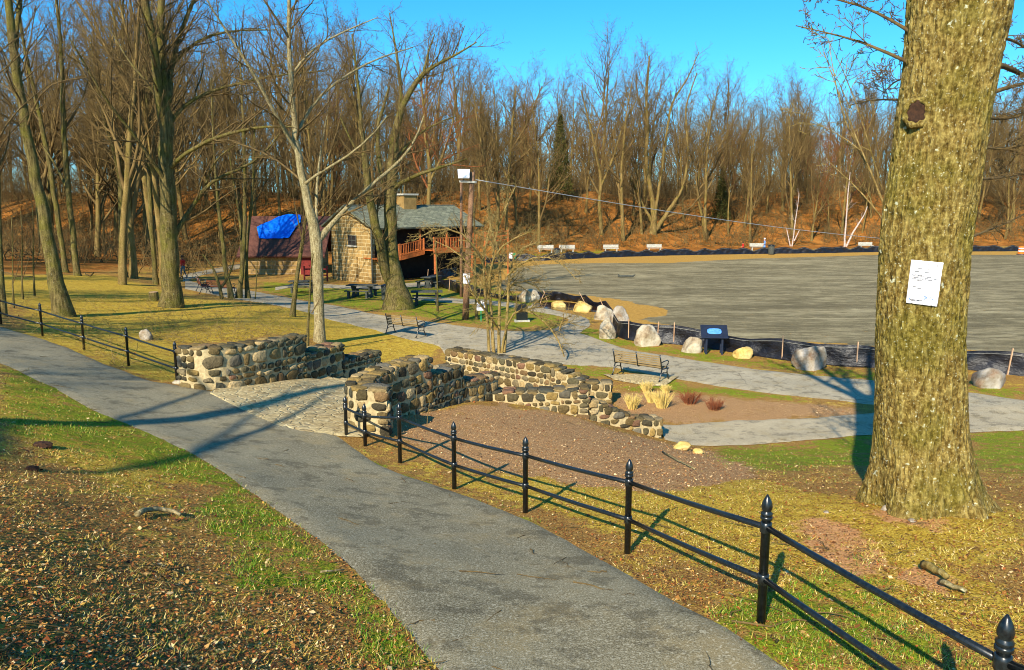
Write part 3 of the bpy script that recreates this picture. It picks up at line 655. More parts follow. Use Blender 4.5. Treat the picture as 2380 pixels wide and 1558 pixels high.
specs = [ # seed h r0 cfg bark twig lean spl
 (1, 17, .19, dict(), 'bark_far', 'twig_far', (0, 0), 0), (2, 20, .24, dict(start=[0,.3,.2,.15,.15]), 'bark_far', 'twig_far', (.04, 0), 1),
 (3, 15, .17, dict(lf=[0,.5,.5,.46,.5]), 'bark_far', 'twig_far', (-.06, .03), 1), (4, 18, .2, dict(start=[0,.35,.2,.15,.15], ang=[(0,0),(20,45),(25,50),(28,62),(28,60)]), 'bark_far', 'twig_far', (.02, 0), 2),
 (5, 22, .27, dict(), 'bark_far', 'twig_far', (-.03, 0), 2), (6, 13, .13, dict(kids=[0,14,8,6,4]), 'bark_far', 'twig_red', (.08, 0), 1),
 (7, 16, .14, dict(start=[0,.4,.2,.15,.15]), 'bark_far', 'twig_far', (-.08, 0), 0), (8, 19, .17, dict(ang=[(0,0),(18,40),(22,48),(28,60),(28,60)]), 'bark_far', 'twig_far', (.05, 0), 0)]
for sd, h, r0, cfg, bk, tw, ln, spl in specs: VAR.append((gen_tree(sd, h, r0, cfg, 'tree%d' % sd, M[bk], M[tw], ln, spl), h))
def put_tree(v, x, y, s, rz, label, group, name='bare_tree', sz=1.0):
    (tm, cm), h = VAR[v]
    root = thing(name, label, 'tree', (x, y, H(x, y) - .05), rz, group); root.scale = (s, s, s * sz)
    link('trunk', tm, root); link('crown', cm, root)
    return root
r = random.Random(5)
GB = 'bare trees of the woods beyond the field'; GL = 'bare trees of the woods on the left'
cnt = 0; placed = []
def ok(x, y, dmin):
    for a, b in placed:
        if (a-x)**2 + (b-y)**2 < dmin * dmin: return False
    placed.append((x, y)); return True
# hill behind field
tries = 0
while cnt < 142 and tries < 8000:
    tries += 1
    x = r.uniform(-25, 115); yb = np.interp(x, _BX, _BY); dd = 5 + 75 * r.random() ** 1.35; yv = yb + dd
    if abs(x) > 10 + .72 * yv or (x < -6 and yv < 90): continue
    if not ok(x, yv, 3.0 + dd * .03): continue
    px = 1190 + F * x / yv
    v = r.choice([0, 1, 2, 3, 4, 5, 6, 7, 0, 3]); s = r.uniform(.82, 1.08)
    if 1430 < px < 1640 and dd < 40: s *= 1.06
    if px < 1250: s *= 1.0
    redd = v == 5
    put_tree(v, x, yv, s, r.uniform(0, 6.28), 'bare rusty-budded tree low on the wooded slope across the field' if redd else 'slender bare tree among many on the slope beyond the field', 'rusty budding trees on the slope' if redd else GB)
    cnt += 1
cnt = 0; tries = 0
while cnt < 128 and tries < 8000:
    tries += 1
    x = r.uniform(-95, -6); yv = r.uniform(46, 150); 
    if abs(x) > 10 + .72 * yv: continue
    P = proj(np.array([x]), np.array([yv]), np.array([H(x, yv)])); px = P[0][0]
    if px > 430 and yv < 92: continue
    if yv < 70 and r.random() < .6: continue
    if not ok(x, yv, 2.3): continue
    v = r.choice([0, 1, 3, 4, 6, 7, 7, 6, 2]); s = r.uniform(.95, 1.3)
    put_tree(v, x, yv, s, r.uniform(0, 6.28), 'tall thin bare tree in the woods filling the left of the view', GL)
    cnt += 1

for i, (x, yv, v, s_) in enumerate([(-21, 13, 0, .9), (-27, 21, 3, 1.0), (-24, 2, 1, .9), (-36, 27, 7, 1.1), (-31, 9, 6, 1.0), (-44, 34, 4, 1.0), (-33, -4, 2, 1.0), (-40, 17, 0, 1.1), (-22, -10, 7, 1.0)]):
    put_tree(v, x, yv, s_, i * 1.3, 'bare tree standing off to the left, only its shadow reaching the bank', 'bare trees left of the view')
# hero trees traced with limbs at their own depth
def P3(px, py, Y): return atY(px, py, Y)
WF = .78
def limb_pts(spec, Y):
    pts = []
    for q in spec:
        pts.append(P3(q[0], q[1], Y + (q[3] if len(q) > 3 else 0)))
    rad = [q[2] * WF / 2 / F * Y for q in spec]
    # resample with smoothing
    P = np.array([tuple(p) for p in pts]); d = np.r_[0, np.cumsum(np.linalg.norm(np.diff(P, axis=0), axis=1))]; n = max(6, int(d[-1] / .6))
    n = min(n, 26); s = np.linspace(0, d[-1], n)
    Q = np.stack([np.interp(s, d, P[:, k]) for k in range(3)], -1); R = np.interp(s, d, rad)
    for _ in range(2): Q[1:-1] = (Q[:-2] + 2 * Q[1:-1] + Q[2:]) / 4
    Q[1:-1] += nr.normal(0, 1, Q[1:-1].shape) * R[1:-1, None] * .12
    return Q, R, d[-1]
def hero(name, label, Y, trunk, limbs, bark, twig, seed, kids=8, lenf=.34, ground=True, sides=14, crownkids=(0, 9, 9, 8, 5), stems=None, cfgx=None, group=None):
    r = random.Random(seed); tt = TB(); tw = TB(); c = dict(CF); c.update(dict(kids=list(crownkids), up=[.03, .05, .04, .03, .02], thin=.016))
    if cfgx: c.update(cfgx)
    b = P3(trunk[0][0], trunk[0][1], Y); g = G(trunk[0][0], trunk[0][1])
    zb = H(b.x, b.y)
    root = thing(name, label, 'tree', (b.x, b.y, zb - .05), 0, group)
    off = np.array(root.location)
    allL = []
    Q, R, L = limb_pts(trunk, Y); 
    if ground:
        Q[0, 2] = zb - .25; tot = np.linalg.norm(Q - Q[0], axis=1)
        R = R * (1 + .45 * np.exp(-tot / (R[0] * 1.6)))
    tt.add([tuple(q - off) for q in Q], list(R), sides); allL.append((Q, R, L, True))
    for lb in limbs + (stems or []):
        Q, R, L = limb_pts(lb, Y); (tt if lb[0][2] > 7 else tw).add([tuple(q - off) for q in Q], list(R), 9); allL.append((Q, R, L, False))
    for Q, R, L, tr in allL:
        pts = [Vector(q - off) for q in Q]
        kk = int(kids * 1.3 * max(.5, L / 6.0)); 
        sprout([tw, tw], r, pts, list(R), 1.0, 2, c, t0=.45 if tr else .12, count=kk, lenf=min(L, 9) * lenf * 1.25)
    o1 = link('trunk', tt.mesh(name + '_trunk', bark), root); o2 = link('crown', tw.mesh(name + '_crown', twig), root)
    return root
hero('leaning_tree', 'thick dark-sided leaning trunk just behind the left end of the thin fence', 30.3,
  [(150,732,52),(120,600,38),(97,485,32),(75,380,29),(58,272,27),(40,180,25),(29,97,23),(19,0,20),(8,-120,16),(0,-260,8)],
  [[(30,150,16,0),(42,60,14,.5),(50,-30,12,1),(60,-180,5,1)], [(62,300,6,0),(85,215,5,-.6),(120,185,4,-1),(200,180,2,-1.5)], [(50,240,6,0),(20,200,5,1),(-40,170,3,2)], [(40,180,6,0),(-10,90,5,.5),(-60,20,3,1)]], M['bark'], M['twig'], 21, 6, .3)
hero('forked_tree', 'huge mossy tree with many thick upright forks standing beside a cut stump', 37.0,
  [(396,712,58),(398,660,50),(396,560,48),(392,470,45),(388,400,42),(385,330,40),(383,262,36),(378,180,26),(371,97,22),(376,0,20),(380,-120,12),(384,-260,6)],
  [[(378,290,26,0),(366,200,24,-.4),(356,97,22,-.8),(335,0,19,-1.2),(318,-120,12,-1.5),(305,-250,5,-2)], [(392,240,18,0),(400,130,14,.6),(425,60,12,1),(451,0,10,1.5),(500,-110,6,2)],
   [(388,300,16,0),(404,262,12,.3),(440,232,11,.8),(485,213,10,1.2),(560,192,8,1.6),(639,175,6,2),(760,165,3,3)], [(392,395,16,0),(410,370,12,-.3),(450,345,11,-.8),(500,320,10,-1.2),(560,302,8,-2),(640,291,6,-2.4),(720,300,3,-3)],
   [(398,560,22,0),(412,535,15,.2),(440,490,13,.6),(480,425,11,1),(530,400,9,1),(582,388,8,1),(625,350,6,1.4),(650,310,3,1.6)], [(390,430,18,0),(370,398,12,-.5),(335,345,9,-1),(300,300,8,-1.4),(262,255,7,-2),(233,218,6,-2.4),(200,150,5,-3),(160,87,3,-3.4)],
   [(400,150,12,.6),(430,110,9,1),(480,80,8,1.4),(540,70,6,2),(640,70,3,3)], [(480,425,8,1),(485,390,6,.6),(520,350,4,0),(560,330,2,-.4)], [(385,260,12,0),(350,200,9,1),(310,160,6,2),(250,60,3,3)]],
  M['bark'], M['twig'], 22, 8, .32, sides=18)
hero('pale_tree', 'pale smooth-barked tree rising behind the tiered wall and dividing into two main limbs', 30.2,
  [(742,792,30),(741,700,30),(738,620,33),(736,560,36),(722,500,27),(706,440,23),(694,370,20),(686,310,18),(679,240,16),(674,170,14),(670,80,12),(672,0,10),(676,-140,6),(678,-240,3)],
  [[(738,560,26,0),(752,540,20,.2),(770,522,16,.4),(791,499,14,.7),(820,470,12,1),(857,434,11,1.3),(908,395,10,1.6),(955,353,8,2),(970,326,6,2.2),(985,270,3,2.4)],
   [(690,350,14,0),(655,300,11,-.6),(630,240,10,-1),(600,190,9,-1.4),(560,120,7,-1.8),(500,40,5,-2.2),(470,-20,3,-2.6)], [(686,320,12,0),(705,270,9,.6),(740,220,8,1),(790,185,7,1.5),(860,140,5,2),(960,110,3,3)],
   [(706,430,10,0),(740,400,8,-.6),(800,370,7,-1),(860,330,5,-1.4),(900,270,3,-2)], [(675,180,8,0),(700,130,7,.4),(750,95,6,.8),(830,60,4,1.2),(880,40,2,1.6)], [(672,90,7,0),(640,40,6,-.6),(600,-20,4,-1)],
   [(700,420,7,0),(660,380,6,.8),(600,345,5,1.5),(540,330,3,2)], [(738,560,12,0),(733,500,9,1),(735,430,8,1.6),(745,350,6,2),(760,270,3,2.4)], [(820,470,6,1),(850,450,5,.2),(905,420,3,-.4),(940,400,2,-.8)]],
  M['bark_pale'], M['twig'], 23, 8, .32)
hero('twin_tree', 'broad twin-stemmed tree with flared base between the picnic tables and the bench path', 44.3,
  [(926,716,76),(920,660,52),(914,610,44),(908,550,38),(905,480,36),(910,400,34),(914,340,28),(925,270,20),(940,230,17),(985,165,13),(1010,150,9),(1050,135,7),(1108,98,3)],
  [[(915,680,34,0),(898,640,30,-.3),(888,600,30,-.6),(878,544,28,-1),(866,490,25,-1.2),(856,430,22,-1.5),(850,380,20,-1.8),(842,330,14,-2),(838,270,11,-2),(830,180,8,-2.2),(818,80,4,-2.4)],
   [(910,440,16,0),(935,420,12,-.5),(985,400,10,-1),(1030,388,8,-1.5),(1086,369,4,-2)], [(918,300,14,0),(935,240,12,.5),(928,170,10,1),(920,110,6,1.4),(905,30,3,1.8)], [(905,480,10,0),(888,420,14,.5),(880,370,16,1),(872,300,12,1.4),(895,240,10,1.8),(905,200,5,2)],
   [(985,165,8,0),(995,120,5,.3),(1010,80,3,.6)], [(1050,135,5,0),(1070,90,3,.3),(1080,60,2,.5)], [(912,380,10,0),(950,330,8,.6),(1000,290,5,1),(1060,270,3,1.4)], [(850,380,9,-1.8),(815,330,6,-2),(790,270,4,-2.4)]],
  M['bark'], M['twig'], 24, 8, .3, sides=18)
def simple_tree(label, Y, tr, lim=(), seed=1, bark='bark', name='bare_tree', kids=6, lenf=.3, twig='twig', group=None, ck=(0, 9, 6, 5, 4)):
    return hero(name, label, Y, tr, list(lim), M[bark], M[twig], seed, kids, lenf, crownkids=ck, group=group)
simple_tree('slim straight tree close behind the leaning trunk, left of its neighbour', 55, [(157,655,16),(131,485,14),(115,380,13),(97,291,12),(75,190,10),(53,97,8),(40,0,6),(30,-100,3)], [[(97,291,5),(60,230,4,1),(20,190,2,2)]], 31)
simple_tree('straight tree with roots showing, second trunk right of the leaning trunk', 52, [(184,664,20),(170,560,16),(158,436,15),(150,340,15),(148,272,14),(141,97,10),(131,0,8),(125,-100,3)], [[(158,440,8),(128,380,6,1),(100,340,4,2)], [(150,300,7),(190,240,5,1),(215,150,3,2)]], 32)
simple_tree('dark-rooted tree forking high into two stems, in the middle of the left woods', 57, [(287,648,22),(284,560,20),(281,480,18),(281,412,17),(282,320,13),(283,242,10),(286,100,8),(286,0,6),(286,-80,3)], [[(281,430,14),(268,360,11,-.5),(252,310,9,-1),(238,267,8,-1.4),(222,180,5,-2),(210,80,3,-2)], [(287,600,12),(296,520,9,.8),(300,440,7,1),(318,380,5,1.4)]], 33)
simple_tree('straight slim tree immediately left of the huge forked tree', 50, [(363,664,15),(355,560,13),(347,436,12),(343,340,11),(342,242,9),(340,100,7),(339,-20,4)], [], 34)
simple_tree('thin leaning tree on the verge of the lower path, left of the pale tree', 38, [(678,737,16),(686,680,13),(693,620,12),(703,560,10),(712,500,7),(718,430,4)], [[(703,560,5),(690,500,4),(680,450,2)]], 35)
simple_tree('left stem of the clump of trees by the dark bench', 46, [(538,692,16),(527,640,13),(516,560,11),(507,480,9),(500,400,7),(495,300,5),(490,180,3)], [], 36, ck=(0,8,5,5,4))
simple_tree('middle stem of the clump of trees by the dark bench, the darkest one', 46.5, [(554,692,18),(562,640,13),(568,560,12),(570,480,11),(568,400,9),(566,300,8),(560,180,5),(555,80,3)], [[(562,600,9),(560,520,7,.5),(545,440,5,1),(530,340,3,1.4)]], 37, ck=(0,8,5,5,4))
simple_tree('right stem of the clump of trees by the dark bench', 47, [(577,698,15),(570,640,12),(574,560,10),(585,470,8),(590,380,6),(592,260,4)], [], 38, ck=(0,8,5,5,4))
simple_tree('crooked sapling behind the top end of the tiered stone wall', 28.5, [(712,792,10),(718,760,8),(724,730,7),(715,700,7),(722,640,5),(728,590,3)], [[(724,728,4),(738,705,3,.2),(745,690,2,.3)]], 39, name='sapling', kids=4, lenf=.2)
simple_tree('low crooked tree with a dark bent limb beside the brown bench', 44, [(517,690,10),(510,665,9),(500,630,7),(485,605,4),(470,590,2)], [[(512,670,9),(525,655,8,.2),(535,640,5,.3),(545,600,3,.5)]], 40, name='small_tree', kids=6, lenf=.3)
simple_tree('dark trunk at the far left edge beyond the fence posts', 27, [(8,715,14),(4,650,12),(0,560,12),(-4,400,10),(-10,200,8),(-20,0,4)], [], 41)
simple_tree('slender sapling standing in front of the tan block wall', 47, [(592,712,4),(596,660,3),(598,600,2)], [], 42, name='sapling', kids=6, lenf=.3)
simple_tree('thin young tree on the lawn right of the picnic table near the twin tree', 43, [(1017,728,6),(1018,670,5),(1014,610,4),(1012,560,2)], [], 43, name='young_tree', kids=8, lenf=.28)
simple_tree('mossy sapling trunk just left of the utility pole sign board', 40, [(1108,735,9),(1106,690,8),(1104,620,7),(1103,540,5),(1100,450,3)], [], 44, name='young_tree', kids=6, lenf=.3)
for i, (px, py, Y, lab) in enumerate([(30,700,30,'leftmost of the red-brown saplings behind the thin fence'),(52,690,33,'second red-brown sapling behind the thin fence'),(78,668,35,'rightmost of the red-brown saplings behind the thin fence')]):
    simple_tree(lab, Y, [(px,py,5),(px-3,py-60,4),(px+2,py-130,3),(px-4,py-200,2)], [[(px,py-40,3),(px+14,py-80,2),(px+20,py-120,1)]], 50+i, name='sapling', kids=6, lenf=.35)
# two birches across the field, big slope trees
simple_tree('white birch pair of stems at the far edge of the field, left one', 112, [(1840,580,4),(1846,540,3.4),(1848,515,3),(1853,490,2.4),(1857,450,1.4)], [[(1838,578,4),(1832,550,3),(1828,530,2)],[(1846,560,4),(1858,535,2)]], 60, 'birch', 'birch_tree', kids=3, lenf=.2, twig='birch')
simple_tree('tall white birch with a slanting second stem at the far field edge', 112, [(1963,577,5.5),(1964,545,5),(1968,500,4),(1971,450,3),(1976,400,1.6)], [[(1966,575,6),(1985,535,5),(2010,500,3),(2016,480,2)]], 61, 'birch', 'birch_tree', kids=3, lenf=.2, twig='birch')
simple_tree('massive many-forked tree at the foot of the slope beyond the field', 112, [(1516,577,24),(1518,545,20),(1520,500,15),(1512,440,13),(1500,380,11),(1506,300,9),(1500,220,6),(1510,130,4)],
  [[(1520,540,14),(1545,505,13),(1568,470,10),(1590,430,8),(1600,360,6),(1592,250,5),(1620,170,3)],[(1518,520,10),(1490,470,8),(1468,420,6),(1450,370,4)],[(1522,500,10),(1535,420,8),(1545,340,7),(1560,240,6),(1600,180,4),(1625,120,2)],[(1545,505,7),(1600,490,5),(1640,440,3)],[(1506,300,5),(1480,220,4),(1478,150,2)]], 62, 'bark_far', 'slope_tree', 9, .36, 'twig_far')
simple_tree('pale forked tree left of the massive one at the field edge', 108, [(1395,590,14),(1398,540,11),(1392,480,10),(1398,420,9),(1382,340,7),(1366,270,5),(1350,210,3)],
  [[(1398,430,8),(1425,370,7),(1445,300,5),(1480,230,3)],[(1396,460,7),(1375,420,6),(1350,370,3)],[(1382,340,6),(1400,260,4),(1410,180,2)]], 63, 'bark_far', 'slope_tree', 9, .36, 'twig_far')
simple_tree('dense brown-crowned slope tree right of the massive one', 116, [(1640,565,10),(1632,500,9),(1618,440,8),(1630,370,6),(1650,280,4),(1670,200,2)], [[(1620,450,7),(1655,400,5),(1690,330,3)],[(1628,400,6),(1600,350,4),(1580,300,2)]], 64, 'bark_far', 'slope_tree', 9, .4, 'twig_far')
simple_tree('wide-topped slope tree rising above the hut roof chimney', 95, [(1180,590,12),(1175,500,10),(1182,420,9),(1188,340,8),(1192,270,6),(1200,200,3)], [[(1182,420,8),(1150,350,6),(1120,290,4),(1090,230,2)],[(1188,350,7),(1225,290,5),(1260,200,3)],[(1185,390,6),(1230,350,5),(1290,280,3)]], 65, 'bark_far', 'slope_tree', 10, .4, 'twig_far')
simple_tree('straight olive-barked tree behind the twin tree', 85, [(990,560,14),(996,480,13),(1000,400,12),(990,330,10),(985,250,7),(975,170,3)], [[(1000,420,9),(1030,360,7),(1050,300,4),(1060,220,2)],[(996,440,7),(965,380,5),(950,310,3)]], 66, 'bark_far', 'slope_tree', 10, .4, 'twig_red')

# evergreen on the slope
ev = []; er = np.random.RandomState(3); N_ = 5200
hh = er.rand(N_) ** 1.2; rr_ = (1 - hh) * 1.9 * np.sqrt(er.rand(N_)) + .1; th = er.rand(N_) * 6.28
base = np.stack([rr_ * np.cos(th), rr_ * np.sin(th), 1 + hh * 8.5 + .25 * np.sin(th * 3)], -1)
d1 = er.normal(0, 1, (N_, 3)) * .16; d2 = er.normal(0, 1, (N_, 3)) * .1; 
Ve = np.stack([base, base + d1, base + d2], 1).reshape(-1, 3); Qe = np.arange(N_ * 3).reshape(-1, 3)
for px, Y, s, lab in ((1300, 118, 1.1, 'dark green conifer left of the pale forked slope tree'), (1675, 124, .8, 'smaller dark conifer half hidden among the slope trees')):
    p = atY(px, 500, Y); rt = thing('conifer', lab, 'tree', (p.x, Y, H(p.x, Y))); rt.scale = (s, s, s * 1.15)
    link('crown', np_mesh('conifer_crown', Ve, Qe, mats=[M['evergreen']]), rt)
    m = MB(); m.tube([(0, 0, -.2), (0, 0, 4), (0, 0, 9.5)], [.2, .14, .02], 8); m.build('trunk', M['bark_far'], rt, smooth=True)

# vine thicket
vt = TB(); vc = TB(); r = random.Random(77); vb = G(1152, 822); off = vb
cv = dict(CF); cv.update(kids=[0, 6, 8, 7, 5], up=[0, .02, -.05, -.06, -.05], wob=[.1, .18, .25, .28, .3], lf=[0, .4, .42, .45, .45], tip=.003)
Yv = vb.y
for sp_ in [[(1137,824,9),(1135,760,8),(1128,690,8),(1122,620,7),(1125,560,5,.5),(1150,500,3,1)], [(1148,828,11),(1146,760,9),(1138,700,8),(1134,640,8),(1142,590,6,-.5),(1180,555,5,-1),(1230,540,3,-1.5)],
  [(1160,824,10),(1158,760,9),(1162,700,8),(1166,640,7),(1160,590,6,.5),(1150,540,4,1),(1130,500,2,1.4)], [(1172,820,9),(1176,760,8),(1182,700,8),(1180,640,7),(1190,590,5,1),(1220,560,4,1.5),(1280,560,2,2)],
  [(1165,828,8),(1170,770,6),(1190,720,5,-.6),(1210,700,6,-1),(1240,730,5,-1.2),(1275,745,5,-1.4),(1300,770,4,-1.5),(1312,830,3,-1.6)], [(1140,700,6),(1115,650,5,.4),(1085,600,4,.8),(1050,570,3,1),(1010,560,2,1.2)],
  [(1134,640,7),(1110,580,6,-.6),(1090,540,5,-1),(1055,520,4,-1.2),(1000,525,3,-1.4),(960,560,2,-1.4)], [(1180,640,6),(1215,600,5,-.6),(1260,580,4,-1),(1310,600,3,-1.2),(1340,650,2,-1.3)], [(1155,760,6),(1130,720,5,-1),(1100,700,4,-1.4),(1080,640,3,-1.6)],
  [(1162,700,6),(1190,650,5,1),(1230,640,4,1.5),(1270,690,3,1.6)], [(1145,600,5),(1150,540,5,0),(1175,480,4,0),(1200,430,3,0)], [(1300,770,4,-1.5),(1305,740,3,-1.5),(1330,735,2,-1.6)]]:
    Q, R, L = limb_pts(sp_, Yv); Q = Q - np.array(off); vt.add([tuple(q) for q in Q], list(R * 1.1), 7)
    sprout([vc, vc], r, [Vector(q) for q in Q], list(R), 1.0, 2, cv, t0=.35 if sp_[0][1] > 800 else .1, count=int(5 + L * 4), lenf=1.15)
rt = thing('vine_thicket', 'tangled yellow-brown multi-stemmed shrub arching over the lower path behind the sunlit wall', 'shrub', off)
link('stems', vt.mesh('stems', M['vine']), rt); link('twigs', vc.mesh('twigs', M['vine']), rt)

# ------------------------------------------------------------------ the big near trunk
prof = [(1235,2010,2330),(1190,2014,2302),(1150,2022,2278),(1100,2034,2260),(1000,2040,2240),(900,2042,2236),(783,2042,2230),(574,2052,2243),(470,2062,2259),(366,2080,2276),(261,2092,2292),(157,2110,2313),(60,2117,2336),(0,2121,2346),(-150,2135,2380),(-420,2150,2440)]
YB = 8.75
rows = []
for py, l, rg in prof:
    a = atY(l, py, YB); b = atY(rg, py, YB); rows.append((a.z, (a.x + b.x) / 2, (b.x - a.x) / 2 * .985))
rows.sort(); rz_ = np.array(rows)
zz = np.linspace(rz_[0, 0] - .5, rz_[-1, 0], 520); cx = np.interp(zz, rz_[:, 0], rz_[:, 1]); rr_ = np.interp(zz, rz_[:, 0], rz_[:, 2])
for _ in range(30): cx[1:-1] = (cx[:-2] + 2*cx[1:-1] + cx[2:]) / 4; rr_[1:-1] = (rr_[:-2] + 2*rr_[1:-1] + rr_[2:]) / 4
NS = 380; th = np.arange(NS) * 2 * PI / NS
TH, ZZ = np.meshgrid(th, zz); gz = H(4.75, YB)
fl = np.exp(-np.clip(ZZ - gz, -.3, 9) / .45)
R_t = rr_[:, None] * (1 + fl * .17 * (np.sin(TH * 5 + .6) + .6 * np.sin(TH * 3 + 2)) + .02 * np.sin(TH * 3 + ZZ * .8) + .015 * np.sin(TH * 7 - ZZ * 1.3))
rid = np.sin(TH * 38 + 3.0 * np.sin(ZZ * 2.2 + TH * 4) + 1.5 * np.sin(ZZ * 5.1 - TH * 9)) * np.sin(ZZ * 9 + 4 * np.sin(TH * 11)) + .5 * np.sin(TH * 61 + ZZ * 14 + 2 * np.sin(TH * 17))
nz_ = np.array([[noise.noise(Vector((math.cos(a) * 10, math.sin(a) * 10, z * 4.2))) + .6 * noise.noise(Vector((math.cos(a) * 24, math.sin(a) * 24, z * 11))) for a in th] for z in zz])
R_t = R_t + rid * .003 + (np.clip(np.abs(nz_) * 3.2, 0, 1) - .6) * .022
Xt = cx[:, None] + R_t * np.cos(TH); Yt = YB + R_t * np.sin(TH) * .97
V = np.stack([Xt, Yt, ZZ], -1).reshape(-1, 3); nz = len(zz)
k = np.arange(nz - 1)[:, None] * NS; j = np.arange(NS)[None, :]; j2 = (j + 1) % NS
Qb = np.stack([k + j, k + j2, k + NS + j2, k + NS + j], -1).reshape(-1, 4)
broot = thing('big_tree', 'massive ridged lichen-spotted trunk on the right with a knot and a paper notice', 'tree', (4.75, YB, gz))
boff = -broot.location
link('trunk', np_mesh('big_trunk', V, Qb, mats=[M['bark_big']]), broot, boff)
bvh = BVHTree.FromPolygons([tuple(v) for v in V], [tuple(int(i) for i in q) for q in Qb])
eye = Vector((0, 0, EYE))
def hit(px, py):
    d = Vector(ray(px, py)).normalized(); return bvh.ray_cast(eye, d)
# knot
h0 = hit(2131, 262); n0 = h0[1]; R0 = n0.to_track_quat('Z', 'Y').to_matrix().to_4x4()
m = MB(); ring = []
for i in range(28):
    a = 2*PI*i/28; ring.append(h0[0] + R0.to_3x3() @ Vector((math.cos(a)*.112, math.sin(a)*.135, .022 + .012*math.sin(a*3))))
m.tube(ring + [ring[0]], [.032 + .008 * math.sin(i * 1.7) for i in range(29)], 8, caps=False)
kn = m.build('knot', M['bark_big'], broot, boff, smooth=True)
m = MB(); m.lathe([(.105, -.05), (.10, .005), (.06, -.004), (.02, -.012), (.002, -.013)], (0,0,0), 24)
M['knot'] = simple('knot_wood', srgb(34,22,14), srgb(72,46,28), 30, .9, .6)
kd = m.build('knot_hollow', M['knot'], kn, smooth=True); kd.matrix_local = Matrix.Translation(h0[0] + n0 * .03) @ R0 @ Matrix.Diagonal((1, 1.2, 1, 1))
# branches of the big tree
tb1 = TB(); r = random.Random(9); cb = dict(CF); cb.update(kids=[0, 6, 6, 5, 4], up=[.02, .03, .02, .02, .0], thin=.012)
for Yo, sp_ in [(0, [(2125,80,12),(2080,50,9,.3),(2030,22,8,.6),(1980,5,6,1),(1900,-10,4,1.4)]), (0, [(2122,150,11),(2060,118,9,.2),(1990,92,7,.5),(1920,75,4,.9),(1850,60,3,1.2)]), (.6, [(2118,235,8),(2060,228,6,.5),(2000,235,4,1),(1960,250,2,1.4)]),
    (.4, [(2310,150,20),(2345,150,15,.4),(2390,190,13,.8),(2480,210,9,1)]), (.3, [(2290,225,14),(2330,205,12,.3),(2400,190,9,.6)]), (.4, [(2300,80,12),(2350,90,9,.6),(2400,120,7,1)]), (.3, [(2285,268,12),(2320,282,10,.3),(2390,262,9,.6)]),
    (.5, [(2270,415,9),(2310,418,8,.5),(2390,400,7,1)]), (.4, [(2275,340,9),(2320,350,7,.3),(2390,335,6,.5)]), (.8, [(2240,560,8),(2290,535,7,.8),(2350,520,6,1.4),(2430,470,5,2)]), (.2, [(2110,180,6),(2075,190,4,.4),(2050,220,2,.6)])]:
    Q, R, L = limb_pts(sp_, YB + Yo); Q = Q + np.array(boff); tb1.add([tuple(q) for q in Q], list(R), 8)
    sprout([tb1, tb1], r, [Vector(q) for q in Q], list(R), 1.0, 2, cb, t0=.2, count=10, lenf=.55)
link('crown', tb1.mesh('crown', M['twig']), broot)
# upper crown out of frame (casts the branch shadows seen on the lower path)
tb2 = [TB(), TB()]
for k_ in range(7):
    a = k_ * .9 + .3; d = Vector((math.cos(a) * .7, math.sin(a) * .7, 1)).normalized()
    branch(tb2, r, Vector((cx[-1] - 4.75 + math.cos(a) * .25, math.sin(a) * .25, zz[-1] - gz - .3)), d, r.uniform(5, 8), .17, 1, dict(CF, kids=[0, 9, 7, 5, 3]))
link('upper_limbs', tb2[1].mesh('upper_limbs', M['twig']), broot)
# shoots left of the trunk
tb1 = TB(); sb_ = G(2062, 1100)
for sp_ in [[(2056,480,9),(2045,430,7),(2000,350,6),(1975,300,4),(1955,230,4),(1930,170,3),(1905,90,2)], [(2020,395,5),(1960,290,5,.3),(1940,200,4,.5),(1935,150,3,.6),(1925,90,2,.6)], [(2056,515,6),(2000,440,5,.2),(1950,400,3,.3),(1920,370,2,.3)],
    [(2050,440,6),(2020,330,5,-.3),(1990,250,4,-.4),(1975,180,3,-.4),(1945,110,2,-.4),(1918,80,1.5,-.5)], [(2000,350,4),(1940,300,3,.3),(1880,290,2,.5),(1840,240,1.5,.6)], [(1975,250,3),(1950,190,2.5),(1912,120,2)]]:
    Q, R, L = limb_pts([(q[0], q[1], max(q[2]*.8, 1.2)) + tuple(q[3:]) for q in sp_], 9.6); Q = Q + np.array(boff); tb1.add([tuple(q) for q in Q], list(R), 7)
    sprout([tb1, tb1], r, [Vector(q) for q in Q], list(R), 1.0, 3, cb, t0=.2, count=5, lenf=.5)
link('side_shoots', tb1.mesh('side_shoots', M['vine']), broot)

# paper notice pinned to trunk
def bil(q, a, b): return tuple(q[0][i]*(1-a)*(1-b) + q[1][i]*a*(1-b) + q[2][i]*a*b + q[3][i]*(1-a)*b for i in (0, 1))
NQ = [(2118,604),(2193,611),(2178,713),(2106,704)]
def notice_pt(a, b, off_):
    px, py = bil(NQ, a, b); h_ = hit(px, py); d = Vector(ray(px, py)).normalized(); return h_[0] - d * off_
Nn = 22; base_off = .028
cen = notice_pt(.5, .5, 0); 
grid = np.array([[tuple(notice_pt(i/Nn, j_/Nn, base_off)) for i in range(Nn+1)] for j_ in range(Nn+1)])
for _ in range(12):
    gcp = grid.copy(); gcp[1:-1, 1:-1] = (grid[:-2, 1:-1] + grid[2:, 1:-1] + grid[1:-1, :-2] + grid[1:-1, 2:] + grid[1:-1, 1:-1]) / 5; gcp[:, 0] = grid[:, 0]; grid = gcp
grid[:, :, 1] += fnoise(grid[:, :, 0] * 8, grid[:, :, 2] * 8, 2.0) * .004
rough_e = nr.rand(Nn+1) * .25
for j_ in range(Nn+1): grid[j_, -1] = grid[j_, -1] * (1 - rough_e[j_]) + grid[j_, -2] * rough_e[j_]
